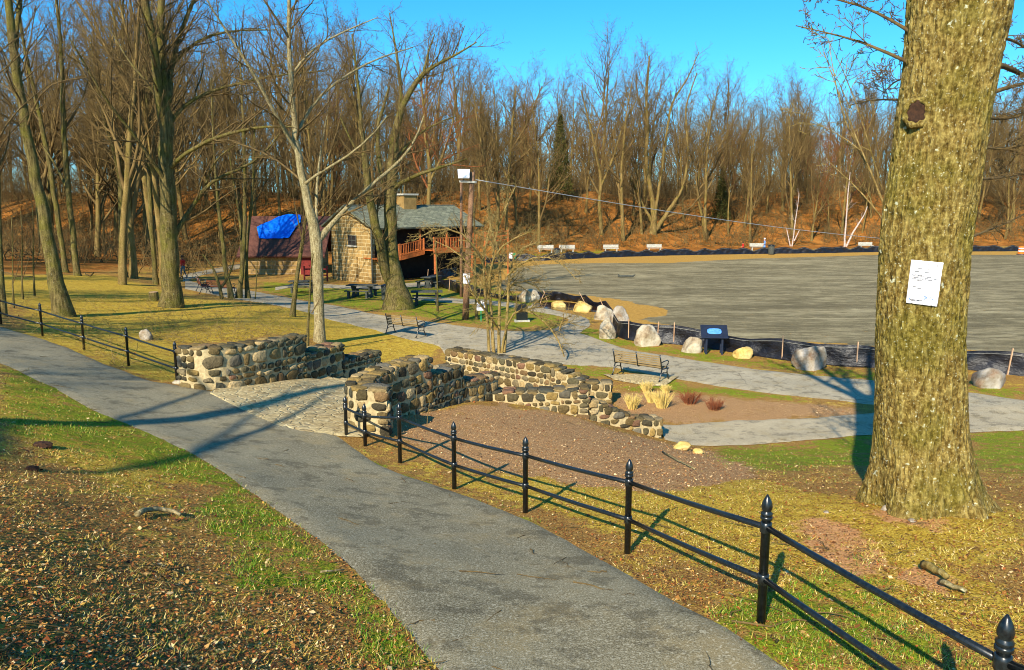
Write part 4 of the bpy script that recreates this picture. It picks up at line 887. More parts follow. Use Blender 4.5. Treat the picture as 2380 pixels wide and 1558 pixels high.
def gpt(a, b, lift=.004):
    a = min(max(a, 0), 1) * Nn; b = min(max(b, 0), 1) * Nn; i = min(int(a), Nn-1); j_ = min(int(b), Nn-1); fa, fb = a-i, b-j_
    p = grid[j_, i]*(1-fa)*(1-fb) + grid[j_, i+1]*fa*(1-fb) + grid[j_+1, i+1]*fa*fb + grid[j_+1, i]*(1-fa)*fb
    p = Vector(p); return p + (eye - p).normalized() * lift
nroot = thing('paper_notice', 'torn white paper notice stapled to the massive trunk', 'notice', cen)
k = np.arange(Nn)[:, None] * (Nn+1) + np.arange(Nn)[None, :]
o = link('sheet', np_mesh('sheet', grid.reshape(-1, 3), np.stack([k, k+1, k+Nn+2, k+Nn+1], -1).reshape(-1, 4), mats=[M['paper']]), nroot, -nroot.location)
sm_ = o.modifiers.new('s', 'SOLIDIFY'); sm_.thickness = .002; sm_.offset = 0
def text_tris(s, size=1.0):
    cu = bpy.data.curves.new('t', 'FONT'); cu.body = s; cu.size = size; cu.resolution_u = 2
    ob = bpy.data.objects.new('t', cu); C.objects.link(ob); dg = bpy.context.evaluated_depsgraph_get(); dg.update()
    me = bpy.data.meshes.new_from_object(ob.evaluated_get(dg)); V = [v.co.copy() for v in me.vertices]; Fs = [tuple(p.vertices) for p in me.polygons]
    bpy.data.objects.remove(ob); bpy.data.curves.remove(cu); bpy.data.meshes.remove(me)
    x0 = min(v.x for v in V); x1 = max(v.x for v in V); y0 = min(v.y for v in V); y1 = max(v.y for v in V)
    return [((v.x-x0)/(x1-x0), (v.y-y0)/(y1-y0)) for v in V], Fs
def notice_text(name, s, a0, b0, a1, b1, mat, sk=0):
    V, Fs = text_tris(s); m = MB(); m.add([tuple(gpt(a0 + u_*(a1-a0), b1 + w_*(b0-b1))) for u_, w_ in V], Fs)
    me = bpy.data.meshes.new(name); me.from_pydata(np.vstack(m.v).tolist(), [], m.f); me.materials.append(mat); link(name, me, nroot, -nroot.location)
notice_text('heading', 'Trout Stocked Waters', .08, .04, .92, .105, M['textk'])
notice_text('state_mark', 'NJ', .72, .80, .88, .885, M['textb'])
m = MB(); r = random.Random(3)
for b_, segs in ((.17, 2), (.25, 2), (.33, 1), (.355, 2), (.39, 3), (.42, 2), (.45, 1), (.60, 1), (.63, 1), (.90, 2), (.92, 1)):
    a_ = .08 + r.random() * .1
    for _ in range(segs):
        L2 = r.uniform(.15, .35); a2 = min(a_ + L2, .9); pts = [gpt(a_ + (a2-a_) * q/6, b_ + .004*math.sin(q*2)) for q in range(7)]; lo = [gpt(a_ + (a2-a_) * q/6, b_ + .014 + .004*math.sin(q*2)) for q in range(7)]
        m.add([tuple(p) for p in pts + lo], [(q, q+1, q+8, q+7) for q in range(6)]); a_ = a2 + .04
m.build('fine_print', M['textk'], nroot, -nroot.location)
m = MB()
for (a_, b_) in ((.545, .80), (.60, .82), (.555, .85), (.06, .89)):
    m.add([tuple(gpt(a_, b_)), tuple(gpt(a_+.055, b_-.005)), tuple(gpt(a_+.05, b_+.03)), tuple(gpt(a_, b_+.025))], [(0,1,2,3)])
m.build('small_marks', M['textb'], nroot, -nroot.location)

# ------------------------------------------------------------------ trees behind the camera (cast the foreground shadows)
SE = math.radians(31.5); SA = math.atan2(.39, .92)
sd = Vector((math.sin(SA) * math.cos(SE), math.cos(SA) * math.cos(SE), -math.sin(SE)))   # light travels this way
def lift(px, py, h):
    g = G(px, py); t_ = h / math.sin(SE); return g - sd * t_
tt = TB(); tw = TB(); tb_ = Vector((-13.8, -5.0, 0)); tb_.z = H(tb_.x, tb_.y); r = random.Random(12)
def wl_(pts, radii, kids_=10, lf=.3, t0=.3):
    P = np.array([tuple(p) for p in pts]); d = np.r_[0, np.cumsum(np.linalg.norm(np.diff(P, axis=0), axis=1))]; n = 18; s = np.linspace(0, d[-1], n)
    Q = np.stack([np.interp(s, d, P[:, k]) for k in range(3)], -1) - np.array(tb_); R = np.interp(s, d, radii)
    for _ in range(2): Q[1:-1] = (Q[:-2] + 2*Q[1:-1] + Q[2:]) / 4
    tt.add([tuple(q) for q in Q], list(R), 9)
    sprout([tw, tw], r, [Vector(q) for q in Q], list(R), 1.0, 2, dict(CF, kids=[0, 9, 5, 4, 3]), t0=t0, count=kids_, lenf=d[-1] * lf * .5)
top1 = lift(-40, 975, 9.0)
wl_([tb_ - Vector((0,0,.3)), tb_ + Vector((.3,.2,3)), tb_.lerp(top1, .6), top1], [.5, .42, .34, .28], 0)
wl_([top1, lift(20, 985, 9.0), lift(90,1002,9.0), lift(300,962,9.2), lift(505,908,9.6), lift(560, 840, 10.5), lift(600,800,12)], [.26, .18, .07, .06, .055, .05, .03], 6, .12, .8)
wl_([top1, lift(0,1105,8.5), lift(190,1112,8.7), lift(430,1062,9.0), lift(560,1015,9.2), lift(700,965,9.6), lift(790,905,10)], [.2, .05, .055, .085, .075, .06, .03], 9, .16, .5)
wl_([lift(430,1062,9.0), lift(480,1040,9.4), lift(560,985,9.6), lift(650,930,10), lift(720,890,10.5)], [.06, .05, .045, .035, .02], 7, .2, .4)
wl_([top1, top1 + Vector((-.5,-.8,3)), top1 + Vector((-1,-1,7))], [.25, .2, .05], 14, .5, .2)
rt = thing('bare_tree', 'bare tree behind the viewpoint whose branch shadows cross the path', 'tree', tb_)
link('trunk', tt.mesh('trunk', M['bark']), rt); link('crown', tw.mesh('crown', M['twig']), rt)

# ------------------------------------------------------------------ undergrowth, grass, leaves (stuff)
def not_on_sheet(x, y):
    c = np.ones(x.shape, bool)
    for S in SHEETS: c &= ~in_poly(x, y, [tuple(p) for p in S[::2]])
    return c
def on_wall(x, y): return ((x > -7.5) & (x < -1) & (y > 17.3 + 0 * x) & (y < 24.5) & (x > -6.6 + (y - 17) * .42) & (x < -2.2 + (y - 17) * .55))
def zoneval(px, py, polys):
    px = px + fnoise(px * .05, py * .05, 1.0) * 22 + nr.normal(0, 9, px.shape); py = py + fnoise(px * .05, py * .05, 1.3, 2) * 16 + nr.normal(0, 8, py.shape)
    c = np.zeros(px.shape, bool)
    for P_ in polys: c |= in_poly(px, py, P_)
    return c
def sample_ground(n, y0, y1, powr=1.3):
    uu = nr.rand(n); e = 1 - powr; Yv_ = (y0**e + uu * (y1**e - y0**e)) ** (1/e); X = (nr.rand(n) * 2 - 1) * (1.2 + .72 * Yv_); return X, Yv_
# fallen leaves and chips
X, Y = sample_ground(330000, 2.2, 32, 1.45)
k = not_on_sheet(X, Y) | (nr.rand(len(X)) < .02); k &= ~on_wall(X, Y); X = X[k]; Y = Y[k]
Z = Hn(X, Y) + fnoise(X, Y, 2.1) * .02 * np.clip(Y / 4 + .3, 0, 1) + fnoise(X, Y, 7.0, 2) * .008
px, py = proj(X, Y, Z); mul = zoneval(px, py, MULCH); gr = zoneval(px, py, GREEN)
k = (nr.rand(len(X)) < np.where(mul, 1.0, np.where(gr, .3, .62))); X, Y, Z, mul, gr = X[k], Y[k], Z[k], mul[k], gr[k]
n = len(X); print('leaves', n)
sz = nr.uniform(.005, .014, n) * (1 + (nr.rand(n) < .04) * 1.0) * (1 + Y * .02); asp = nr.uniform(.2, .75, n); an = nr.rand(n) * 6.28; tl = nr.normal(0, .3, (n, 2))
ax = np.stack([np.cos(an), np.sin(an), tl[:, 0]], -1) * sz[:, None]; ay = np.stack([-np.sin(an), np.cos(an), tl[:, 1]], -1) * (sz * asp)[:, None]
c0 = np.stack([X, Y, Z + .006 + nr.rand(n) * .012], -1)
V = np.stack([c0 - ax, c0 - ay * .9 + np.array([0, 0, .003]), c0 + ax, c0 + ay], 1).reshape(-1, 3)
pal = np.array([srgb(*q)[:3] for q in [(100,58,20),(140,88,34),(170,118,52),(190,146,80),(84,48,18),(124,74,32),(150,104,44),(112,68,28),(160,84,36),(218,186,130),(180,140,60)]])
pal2 = np.array([srgb(*q)[:3] for q in [(140,88,44),(186,134,76),(214,170,108),(236,204,150),(104,60,28),(168,112,60)]])
col = np.where(mul[:, None], pal2[nr.randint(0, len(pal2), n)], pal[nr.randint(0, len(pal), n)]) * nr.uniform(.7, 1.15, n)[:, None]
tag(link('leaf_litter', np_mesh('leaf_litter', V, np.arange(n * 4).reshape(-1, 4), np.repeat(col, 4, 0), [M['leaf']], smooth=False)), 'dry brown leaves and wood chips scattered over the ground', 'leaf litter', kind='stuff')
# grass
X, Y = sample_ground(60000, 2.2, 60, 1.45)
Z = Hn(X, Y); px, py = proj(X, Y, Z); gr = zoneval(px, py, GREEN); mul = zoneval(px, py, MULCH); stw = zoneval(px, py, STRAW)
cl = fnoise(X, Y, 1.7, 1) + .6 * fnoise(X, Y, 4.5, 2)
k = not_on_sheet(X, Y) & ~on_wall(X, Y) & (Hn(X, Y) > -9) & ~in_poly(px, py, OCHRE) & (nr.rand(len(X)) < np.where(gr, .7, np.where(mul, .02, np.where(stw, .7, .30)))) & (cl > np.where(gr, -.45, -.1))
X, Y, Z, gr = X[k], Y[k], Z[k], gr[k]; m_ = 6; n = len(X) * m_; print('blades', n)
X = np.repeat(X, m_) + nr.normal(0, .035, n); Y2 = np.repeat(Y, m_); sY = 1 + Y2 * .03; Y = Y2 + nr.normal(0, .035, n); Z = Hn(X, Y) + fnoise(X, Y, 2.1) * .02 * np.clip(Y / 4 + .3, 0, 1); gr = np.repeat(gr, m_)
hgt = nr.uniform(.015, .05, n) * np.where(gr, 1.15, .8); wd = nr.uniform(.0018, .004, n) * sY; an = nr.rand(n) * 6.28; ln = nr.normal(0, .7, (n, 2)) * hgt[:, None] * np.where(gr, .8, 1.3)[:, None]
c0 = np.stack([X, Y, Z - .003], -1); w3 = np.stack([np.cos(an), np.sin(an), 0 * an], -1) * wd[:, None]; tip = c0 + np.stack([ln[:, 0], ln[:, 1], hgt], -1)
V = np.stack([c0 - w3, c0 + w3, tip], 1).reshape(-1, 3)
pg = np.array([srgb(*q)[:3] for q in [(70,120,18),(96,140,26),(52,98,14),(126,150,40),(150,150,56)]]); ps = np.array([srgb(*q)[:3] for q in [(190,164,72),(210,188,100),(160,132,48),(140,130,40),(224,204,128)]])
col = np.where((gr & (nr.rand(n) < .78))[:, None] | (nr.rand(n) < .1)[:, None], pg[nr.randint(0, 5, n)], ps[nr.randint(0, 5, n)]) * nr.uniform(.75, 1.15, n)[:, None]
tag(link('grass', np_mesh('grass', V, np.arange(n * 3).reshape(-1, 3), np.repeat(col, 3, 0), [M['grassb']], smooth=False)), 'thin early spring grass, green and straw coloured', 'grass', kind='stuff')
lowc = dict(kids=[0, 13, 7, 5, 0], max=3, seg=[8, 4, 3, 2, 2], sides=[5, 3, 3, 3, 3], tip=.01, minr=.014, thin=.026)
LV = []
for q in range(4):
    a_, b_ = gen_tree(300 + q, 17 + q, .2, lowc, 'd', M['bark_far'], M['twig_far'], (.03 * (q - 1.5), 0), q % 2); vs = []; fs = []; n_ = 0
    for me_ in (a_, b_):
        v_ = np.empty(len(me_.vertices) * 3, np.float32); me_.vertices.foreach_get('co', v_); l_ = np.empty(len(me_.loops), np.int32); me_.loops.foreach_get('vertex_index', l_); vs.append(v_.reshape(-1, 3)); fs.append(l_.reshape(-1, 4) + n_); n_ += len(me_.vertices); bpy.data.meshes.remove(me_)
    LV.append((np.vstack(vs), np.vstack(fs)))
vs = []; fs = []; n_ = 0; r = random.Random(91); k = 0
while k < 300:
    yv = r.uniform(150, 235); x = r.uniform(-1, 1) * (10 + .7 * yv)
    v_, f_ = LV[r.randint(0, 3)]; a = r.random() * 6.28; s_ = r.uniform(.75, 1.1); ca, sa_ = math.cos(a) * s_, math.sin(a) * s_
    vs.append(np.stack([v_[:, 0] * ca - v_[:, 1] * sa_ + x, v_[:, 0] * sa_ + v_[:, 1] * ca + yv, v_[:, 2] * s_ + H(x, yv)], -1)); fs.append(f_ + n_); n_ += len(v_); k += 1
tag(link('distant_woods', np_mesh('distant_woods', np.vstack(vs), np.vstack(fs), mats=[M['twig_far']])), 'far-off bare woods closing the horizon behind the slope', 'woods', kind='stuff')
# undergrowth stems on slope and left woods
tb = TB(); r = random.Random(8); k = 0
cu_ = dict(CF); cu_.update(max=4, kids=[0, 0, 4, 4, 0], wob=[.1,.2,.28,.3,.3], up=[0, .03, .02, 0, 0], tip=.008, minr=.013)
while k < 5200:
    x = r.uniform(-95, 120); yb = np.interp(x, _BX, _BY); yv = yb + 3 + 95 * r.random() ** 1.2
    if x < -20: yv = r.uniform(60, 150)
    if abs(x) > 8 + .7 * yv: continue
    if -24 < x < 2 and yv < 84: continue
    z = H(x, yv); L = r.uniform(1.2, 4.5) + (r.uniform(1, 6) if yv - yb > 22 else 0)
    for q in range(3):
        d = Vector((r.gauss(0, .35), r.gauss(0, .35), 1)).normalized(); p = Vector((x + r.gauss(0, .5), yv + r.gauss(0, .5), z - .1))
        branch([tb, tb], r, p, d, L * r.uniform(.6, 1), .034, 2, dict(cu_, sides=[4, 4, 3, 3, 3], max=3 if yv > 110 else 4, kids=[0, 0, 5, 6, 0] if yv > 110 else [0, 0, 5, 4, 3]))
    k += 1
tag(link('undergrowth', tb.mesh('undergrowth', M['twig_far'])), 'tangled bare brush covering the wooded slopes', 'undergrowth', kind='stuff')
# fallen branches on the slope
tb = TB(); k = 0
while k < 520:
    x = r.uniform(-80, 110); yb = np.interp(x, _BX, _BY); yv = yb + 2 + 32 * r.random()
    if x < -20 : yv = r.uniform(45, 100)
    if abs(x) > 8 + .7 * yv or (-24 < x < 2 and yv < 84): continue
    a = r.random() * 6.28; L = r.uniform(.8, 3.4); pts = []
    for q in range(4):
        xx = x + math.cos(a) * L * q / 3 + r.gauss(0, .1); yy = yv + math.sin(a) * L * q / 3; pts.append((xx, yy, H(xx, yy) + r.uniform(.02, .35)))
    tb.add(pts, [.05, .045, .035, .01], 5); k += 1
tag(link('fallen_branches', tb.mesh('fallen_branches', M['twig'])), 'fallen branches strewn over the woodland floor', 'fallen branches', kind='stuff')
# brambles / twiggy litter in left middle ground + sticks nearby
tb = TB(); k = 0
while k < 900:
    px = r.uniform(20, 720); py = r.uniform(690, 870)
    if py > 800 and px > 300: continue
    if r.random() > (1.0 if 330 < px < 660 and 700 < py < 800 else .3): continue
    g = G(px, py)
    if not not_on_sheet(np.array([g.x]), np.array([g.y]))[0]: continue
    d = Vector((r.gauss(0, 1), r.gauss(0, 1), r.uniform(.1, .9))).normalized()
    branch([tb, tb], r, g, d, r.uniform(.2, .8), .008, 3, dict(CF, kids=[0, 0, 0, 3, 3], up=[0, 0, 0, -.08, -.1])); k += 1
tag(link('brambles', tb.mesh('brambles', M['vine'])), 'low dry brambles and twigs over the straw-coloured bank', 'brambles', kind='stuff')
tb = TB()
for k in range(260):
    x_, y_ = sample_ground(1, 2.5, 28, 1.5); x = float(x_[0]); yv = float(y_[0]); L = r.uniform(.06, .4); a = r.random() * 6.28; pts = []
    for q in range(5):
        xx = x + math.cos(a) * L * q / 4 + r.gauss(0, .012); yy = yv + math.sin(a) * L * q / 4 + r.gauss(0, .012); pts.append((xx, yy, H(xx, yy) + .03 + r.uniform(0, .02)))
    rr0 = r.uniform(.002, .006); tb.add(pts, [rr0, rr0, rr0*.9, rr0*.7, rr0*.3], 5)
tag(link('twig_litter', tb.mesh('twig_litter', M['twig'])), 'small fallen twigs lying on path and grass', 'twigs', kind='stuff')
def stick(label, P_, rad, mat='bark_pale'):
    pts = [G(px, py, rad * .8 + .02) for px, py in P_]; o = pts[0].copy(); m = MB(); P = [p - o for p in pts]; Q = []
    for a, b in zip(P[:-1], P[1:]): Q += [a, a.lerp(b, .5) + Vector((0, 0, rad*.4))]
    Q.append(P[-1]); m.tube(Q, [rad * (1 - .5 * i / len(Q)) for i in range(len(Q))], 8)
    return tag(m.build('fallen_branch', M[mat], None, o, smooth=True), label, 'fallen branch')
stick('curved grey branch lying in the leaves left of the near path', [(320,1206),(345,1195),(390,1196),(420,1206)], .028)
stick('long bare stick on the mulch slope near the end pier', [(1540,1055),(1575,1075),(1615,1095)], .018)
stick('short pale stick beside the near path edge', [(745,1337),(775,1335),(800,1332)], .010)
stick('broken branch chunk below the massive trunk', [(2145,1325),(2175,1340),(2200,1355)], .04, 'vine')
stick('smaller weathered branch lying right of the broken chunk', [(2185,1362),(2215,1375),(2245,1385)], .025)
stick('reddish twig crossing the foot of the near fence post', [(1700,1452),(1790,1465),(1850,1448),(1900,1455)], .008, 'twig')

# ------------------------------------------------------------------ boulders
def m_boulder(name, a, b, c):
    t = NT(name); n = t.noise(1.3, 5, .6); f = t.noise(12, 5, .7); v = t.voro(3.2, 'DISTANCE_TO_EDGE')
    col = t.ramp(n, [(.38, a), (.46, b), (.6, c)]); col = t.mix(.3, col, t.ramp(f, [(.3, srgb(110,90,66)), (.65, c)]))
    return t.fin(col, .85, t.math('ADD', f, t.math('MULTIPLY', v, -.4)), .6, .04, .3)
MBo = [m_boulder('white_boulder', srgb(112,84,50), srgb(166,148,116), srgb(206,196,172)), m_boulder('tan_boulder', srgb(150,112,40), srgb(204,168,84), srgb(224,200,130)), m_boulder('grey_boulder', srgb(112,78,40), srgb(134,120,96), srgb(186,178,164))]
def boulder(label, px, py, wpx, hpx, mat, seed, ang=.3, cuts=3, dep=.9):
    g = G(px, py + hpx * .45); w = wpx / F * g.y / 2; h = hpx / F * g.y
    bm = bmesh.new(); bmesh.ops.create_icosphere(bm, subdivisions=4, radius=1); rr = random.Random(seed); o = Vector((rr.random()*20, rr.random()*20, 0))
    pl = [(Vector((rr.gauss(0,1), rr.gauss(0,1), rr.gauss(0,.7))).normalized(), rr.uniform(.55, .8)) for _ in range(cuts + 3)]
    for v in bm.verts:
        p = v.co.copy()
        for nrm, d in pl:
            e = p.dot(nrm) - d
            if e > 0: p -= nrm * e * .85
        p *= 1 + .22 * noise.noise(p * 1.1 + o) + .07 * noise.noise(p * 3.3 + o) + .02 * noise.noise(p * 11 + o)
        v.co = p
    xs = [v.co.x for v in bm.verts]; zs = [v.co.z for v in bm.verts]; sx = 2 * w / (max(xs) - min(xs)); sz_ = h * 1.5 / (max(zs) - min(zs)); mz = min(zs); cxm = (max(xs) + min(xs)) / 2
    for v in bm.verts: v.co = Vector(((v.co.x - cxm) * sx, v.co.y * sx * dep, (v.co.z - mz) * sz_ - h * .5))
    me = bpy.data.meshes.new('boulder'); bm.to_mesh(me); bm.free(); me.materials.append(mat); me.polygons.foreach_set('use_smooth', [True]*len(me.polygons))
    o = link('boulder', me, None, (g.x, g.y, g.z)); return tag(o, label, 'boulder')
for i, a in enumerate([('small smooth yellowish boulder at the muddy water left end',1299,708,36,15,1,.9),('rounded yellow boulder beside the muddy water',1354,713,48,24,1,.9),('pointed triangular pale boulder by the water corner',1404,727,48,34,0,.8),
  ('upright blocky brown boulder behind the fence corner',1440,735,46,46,2,.6),('tall white rugged boulder at the silt fence corner',1412,765,40,50,0,.6),('big white boulder with tan top between two fence stakes',1504,781,62,50,0,.8),
  ('rounded white boulder left of the interpretive panel',1608,801,50,36,0,.9),('small low tan boulder right of the interpretive panel',1727,820,46,26,1,.9),('large brown and white boulder leaning on the silt fence',1883,832,86,56,2,.8),
  ('flat white-ended boulder right of the massive trunk',2302,878,80,46,2,.7),('pale boulder seen through the thicket near the water',1230,688,50,30,0,.9),('grey angular rock on the leafy bank behind the left fence',340,778,30,26,2,.9),
  ('long low tan rock at the foot of the wall pier',1585,1036,44,20,1,.7),('small tan rock beyond the pier rock on the path edge',1622,1048,26,12,1,.7),('pale flat footing stone under the fence post at the wall end',418,888,34,12,0,1.0)]):
    boulder(a[0], a[1], a[2], a[3], a[4], MBo[a[5]], 100 + i, dep=a[6])
for i, (px, py, s) in enumerate([(2060,1178,28),(2100,1195,24),(2120,1210,18),(2012,1140,16),(1920,1190,14)]):
    boulder(['reddish flat stone left of the trunk roots','brown stone touching the trunk roots in front','small dark stone below the trunk roots','pinkish pebble left of the massive trunk','small pink stone nearest the fence by the bare soil'][i], px, py, s, s*.5, MBo[2 if i != 1 else 1], 140+i)
# muddy water
sheet('puddle', [(1230,716),(1300,722),(1360,722),(1395,728)], [(1240,704),(1300,703),(1350,706),(1390,714)], (lambda t: t.fin(srgb(58,34,14), .08, t.noise(6), .05, .01, .6))(NT('muddy_water')), 24, 6, .035, 'muddy water lying along the silt fence', edge=.05, sm=2)

# ------------------------------------------------------------------ silt fences
def silt(name, label, base, stakes, h=.8, seed=1, sag=.12):
    """base: pixel points on the ground"""
    rr = random.Random(seed); P = [G(*p) for p in base]; root = thing(name, label, 'silt fence', P[0]); o = P[0]
    A_ = np.array([tuple(p) for p in P]); d = np.r_[0, np.cumsum(np.hypot(*np.diff(A_[:, :2], axis=0).T))]; L = d[-1]; n = int(L / .18) + 2; s = np.linspace(0, L, n)
    X = np.interp(s, d, A_[:, 0]); Y = np.interp(s, d, A_[:, 1]); Z = Hn(X, Y)
    st = [G(*q[:2]) for q in stakes]; ss = []
    for g in st:
        dd = (X - g.x)**2 + (Y - g.y)**2; ss.append(s[int(np.argmin(dd))])
    if not ss: ss = list(np.arange(0, L, 2.6))
    ssr = sorted(ss + [0, L])
    tx = np.gradient(X); ty = np.gradient(Y); ln = np.hypot(tx, ty); nx, ny = ty/ln, -tx/ln
    m = 9; V = []
    ph = rr.random() * 6
    for i in range(n):
        e = min(abs(s[i] - q) for q in ssr); gap = 1.3
        top = h - sag * min(e / gap, 1) * (1 + .5 * math.sin(s[i] * .9 + ph)) 
        for j in range(m):
            t_ = j / (m - 1); w = .05 * math.sin(s[i] * 3.1 + t_ * 3 + ph) + .035 * math.sin(s[i] * 7.3 - t_ * 5) ; w *= math.sin(PI * min(t_ * 1.1, 1)) ; w += .10 * (1 - t_) ** 3
            V.append((X[i] + nx[i] * w, Y[i] + ny[i] * w, Z[i] - .04 + top * t_))
    k = np.arange(n-1)[:, None] * m + np.arange(m-1)[None, :]
    V = np.array(V) - np.array(o)
    sh = link('sheet', np_mesh('sheet', V, np.stack([k, k+m, k+m+1, k+1], -1).reshape(-1, 4), mats=[M['plastic']]), root)
    q = sh.modifiers.new('s', 'SOLIDIFY'); q.thickness = .006
    # pale seam line
    mb = MB(); mb.tube([tuple(V[i*m+m-2] - np.array([nx[i], ny[i], 0]) * -.02) for i in range(n)], .006, 4); mb.build('seam', M['concrete'], root)
    for q, g in zip(stakes, st):
        lx = q[2] if len(q) > 2 else 0; p = g - o; mb = MB(); mb.bar((p.x, p.y - .05, -.2 + p.z), (p.x + lx, p.y - .05, p.z + h + .08), .045, .03); mb.build('stake', M['stake'], root)
    return root
silt('silt_fence', 'black plastic silt fence with wooden stakes along the near edge of the bare field',
  [(1425,768),(1445,786),(1460,790),(1526,798),(1565,800),(1640,808),(1720,822),(1816,836),(1900,846),(1989,853),(2100,858),(2240,858),(2338,870),(2480,885),(2700,915)], [(1460,790),(1526,798,.05),(1565,800),(1816,836),(1989,853),(2338,871,.12),(2560,896)], .84, 1)
silt('silt_fence', 'sagging run of black silt fence with tilted stakes behind the muddy water', [(1425,768),(1432,745),(1405,722),(1350,705),(1300,698),(1250,700),(1200,700),(1150,694),(1100,688)], [(1412,724,-.45),(1366,708,-.5),(1275,700,-.35),(1252,705,.35)], .62, 2, .2)
silt('silt_fence', 'dark silt fence sheet rising past the small monument table near the hut', [(1100,690),(1070,684),(1035,672),(1000,662),(1030,645),(1062,640)], [(1043,676,.1),(993,651,.1)], .8, 3)
silt('silt_fence', 'long low black silt fence along the far side of the field', [(1120,612),(1200,607),(1265,606),(1403,599),(1560,594),(1726,591),(1900,589),(2034,586),(2140,586),(2380,584),(2600,583)], [], .85, 4, .3)

# ------------------------------------------------------------------ benches
def bench_parts(root, wood, L=1.75):
    for i in range(6):   # back slats
        z = .47 + i * .072; y_ = .0 - (i * .072) * .22; m = MB(); R = Matrix.Rotation(-.2, 4, 'X'); m.box((0, y_, z), (L, .022, .048), R)
        m.build('back_slat', wood, root, bevel=.004)
    for i in range(6):
        m = MB(); m.box((0, .06 + i * .07, .43 - .02 * math.sin(i / 5 * PI)), (L, .05, .022)); m.build('seat_slat', wood, root, bevel=.004)
    for x in (-L/2 - .02, 0, L/2 + .02):
        m = MB(); m.tube([(x, -.13, .90), (x, -.06, .66), (x, .0, .42), (x, .05, .40), (x, .42, .40), (x, .46, .38)], .022, 8)
        if x:
            m.tube([(x, .02, .40), (x, -.03, .25), (x, -.10, .10), (x, -.16, .0)], .022, 8); m.tube([(x, .38, .40), (x, .36, .26), (x, .42, .12), (x, .47, .0)], .022, 8); m.tube([(x, -.04, .22), (x, .16, .29), (x, .37, .24)], .014, 6)
            m.tube([(x, -.05, .62), (x, .12, .65), (x, .36, .66), (x, .44, .62), (x, .43, .55), (x, .34, .50), (x, .30, .42)], .018, 8)
            m.box((x, -.16, .01), (.06, .09, .02)); m.box((x, .47, .01), (.06, .09, .02))
        m.build('iron_frame', M['iron'], root, smooth=True)
def bench(label, A_, B_, wood, z=.04):
    a = G(*A_); b = G(*B_); c = (a + b) / 2; ang = math.atan2(b.y - a.y, b.x - a.x); root = thing('park_bench', label, 'bench', (c.x, c.y, H(c.x, c.y) + z), ang, 'slatted iron park benches'); bench_parts(root, wood); return root
b2 = bench('slatted bench on the paver pad, its back turned, beside the curved sunlit wall', (1431,874), (1534,890), M['wood'])
b1 = bench('slatted bench on the far side of the lower path, left of the thicket', (909,776), (965,787), M['wood'])
b3 = bench('brown-slatted bench by the clump of trees behind the bramble bank', (482,682), (536,690), M['wood_brown'])
b4 = bench('small dark bench end beside the huge forked tree, leftmost of the benches', (462,678), (470,684), M['wood_brown'])
# far pale benches
root = None
for i, (px, w) in enumerate([(1268,30),(1318,36),(1420,34),(1521,38),(1760,40),(2012,44)]):
    g = G(px, 588 - (px - 1268) * .012); lab = ['pale slab bench at the far left corner of the field by the waste bin','pale slab bench right of the waste bin across the field','pale slab bench below the pale forked slope tree','pale slab bench at the foot of the massive slope tree','pale slab bench just left of the walker in blue','pale slab bench right of the tall birch'][i]
    if root is None:
        root = thing('slab_bench', lab, 'bench', g, .05, 'pale benches along the far path'); m = MB(); m.box((0, 0, .45), (1.9, .42, .08)); m.build('seat', M['concrete'], root)
        m = MB(); m.box((0, .24, .72), (1.9, .07, .36)); m.build('backrest', M['concrete'], root)
        for x in (-.7, .7): m = MB(); m.box((x, .02, .2), (.12, .36, .42)); m.build('leg', M['concrete'], root)
    else: dup(root, g, .05, lab)

# ------------------------------------------------------------------ picnic tables
def picnic(label, px, py, rz):
    g = G(px, py); root = thing('picnic_table', label, 'picnic table', g, rz, 'concrete picnic tables on the lawn')
    m = MB(); m.box((0, 0, .76), (1.85, .8, .07)); m.build('table_top', M['concrete_dark'], root, bevel=.01)
    for x in (-.55, .55): m = MB(); m.prism([(-.30, 0), (.30, 0), (.12, .3), (.34, .73), (-.34, .73), (-.12, .3)], -.06, .06, Matrix.Rotation(PI/2, 3, 'Z'), (x, 0, 0)); m.build('leg', M['concrete_dark'], root)
    for s in (-1, 1):
        m = MB(); m.box((0, s * .72, .44), (1.7, .28, .06)); be = m.build('seat', M['concrete_dark'], root, bevel=.01)
        for x in (-.6, .6): m = MB(); m.box((x, s * .72, .2), (.12, .22, .42)); m.build('seat_leg', M['concrete_dark'], be)
    return root
picnic('dark concrete picnic table right of the twin tree', 992, 708, .1)
picnic('dark concrete picnic table left of the twin tree, in front of the hut corner', 842, 691, -.2)
picnic('dark concrete picnic table half hidden behind the pale tree trunk', 705, 680, .05)
picnic('farthest dark picnic table beside the silt fence below the hut deck', 1003, 668, 1.2)
def bin_(label, px, py, s=1.0):
    g = G(px, py); root = thing('waste_bin', label, 'waste bin', g); root.scale = (s, s, s)
    m = MB(); m.lathe([(.24, 0), (.26, .1), (.28, .75), (.26, .8)], (0,0,0), 16); m.build('drum', M['concrete_dark'], root, smooth=True)
    m = MB(); m.lathe([(.29, .75), (.30, .8), (.26, .86), (.1, .9)], (0,0,0), 16); m.build('lid', M['iron'], root, smooth=True)
bin_('dark waste bin tucked against the left side of the twin tree', 898, 698, 1.1)
bin_('dark waste bin at the far left corner of the field', 1294, 602, 1.3); bin_('dark waste bin right of the walker in blue', 1792, 592, 1.3)
# dark memorial stone
g = G(1213, 748); rt = thing('memorial_stone', 'upright black memorial slab on a pale base in the grass behind the thicket', 'memorial', g, .15)
m = MB(); m.prism([(-.28, .08), (.28, .08), (.28, .78), (.2, .88), (-.2, .88), (-.28, .78)], -.09, .09); m.build('slab', M['iron'], rt, bevel=.01); m = MB(); m.box((0, 0, .04), (.75, .35, .1)); m.build('base', M['concrete'], rt)
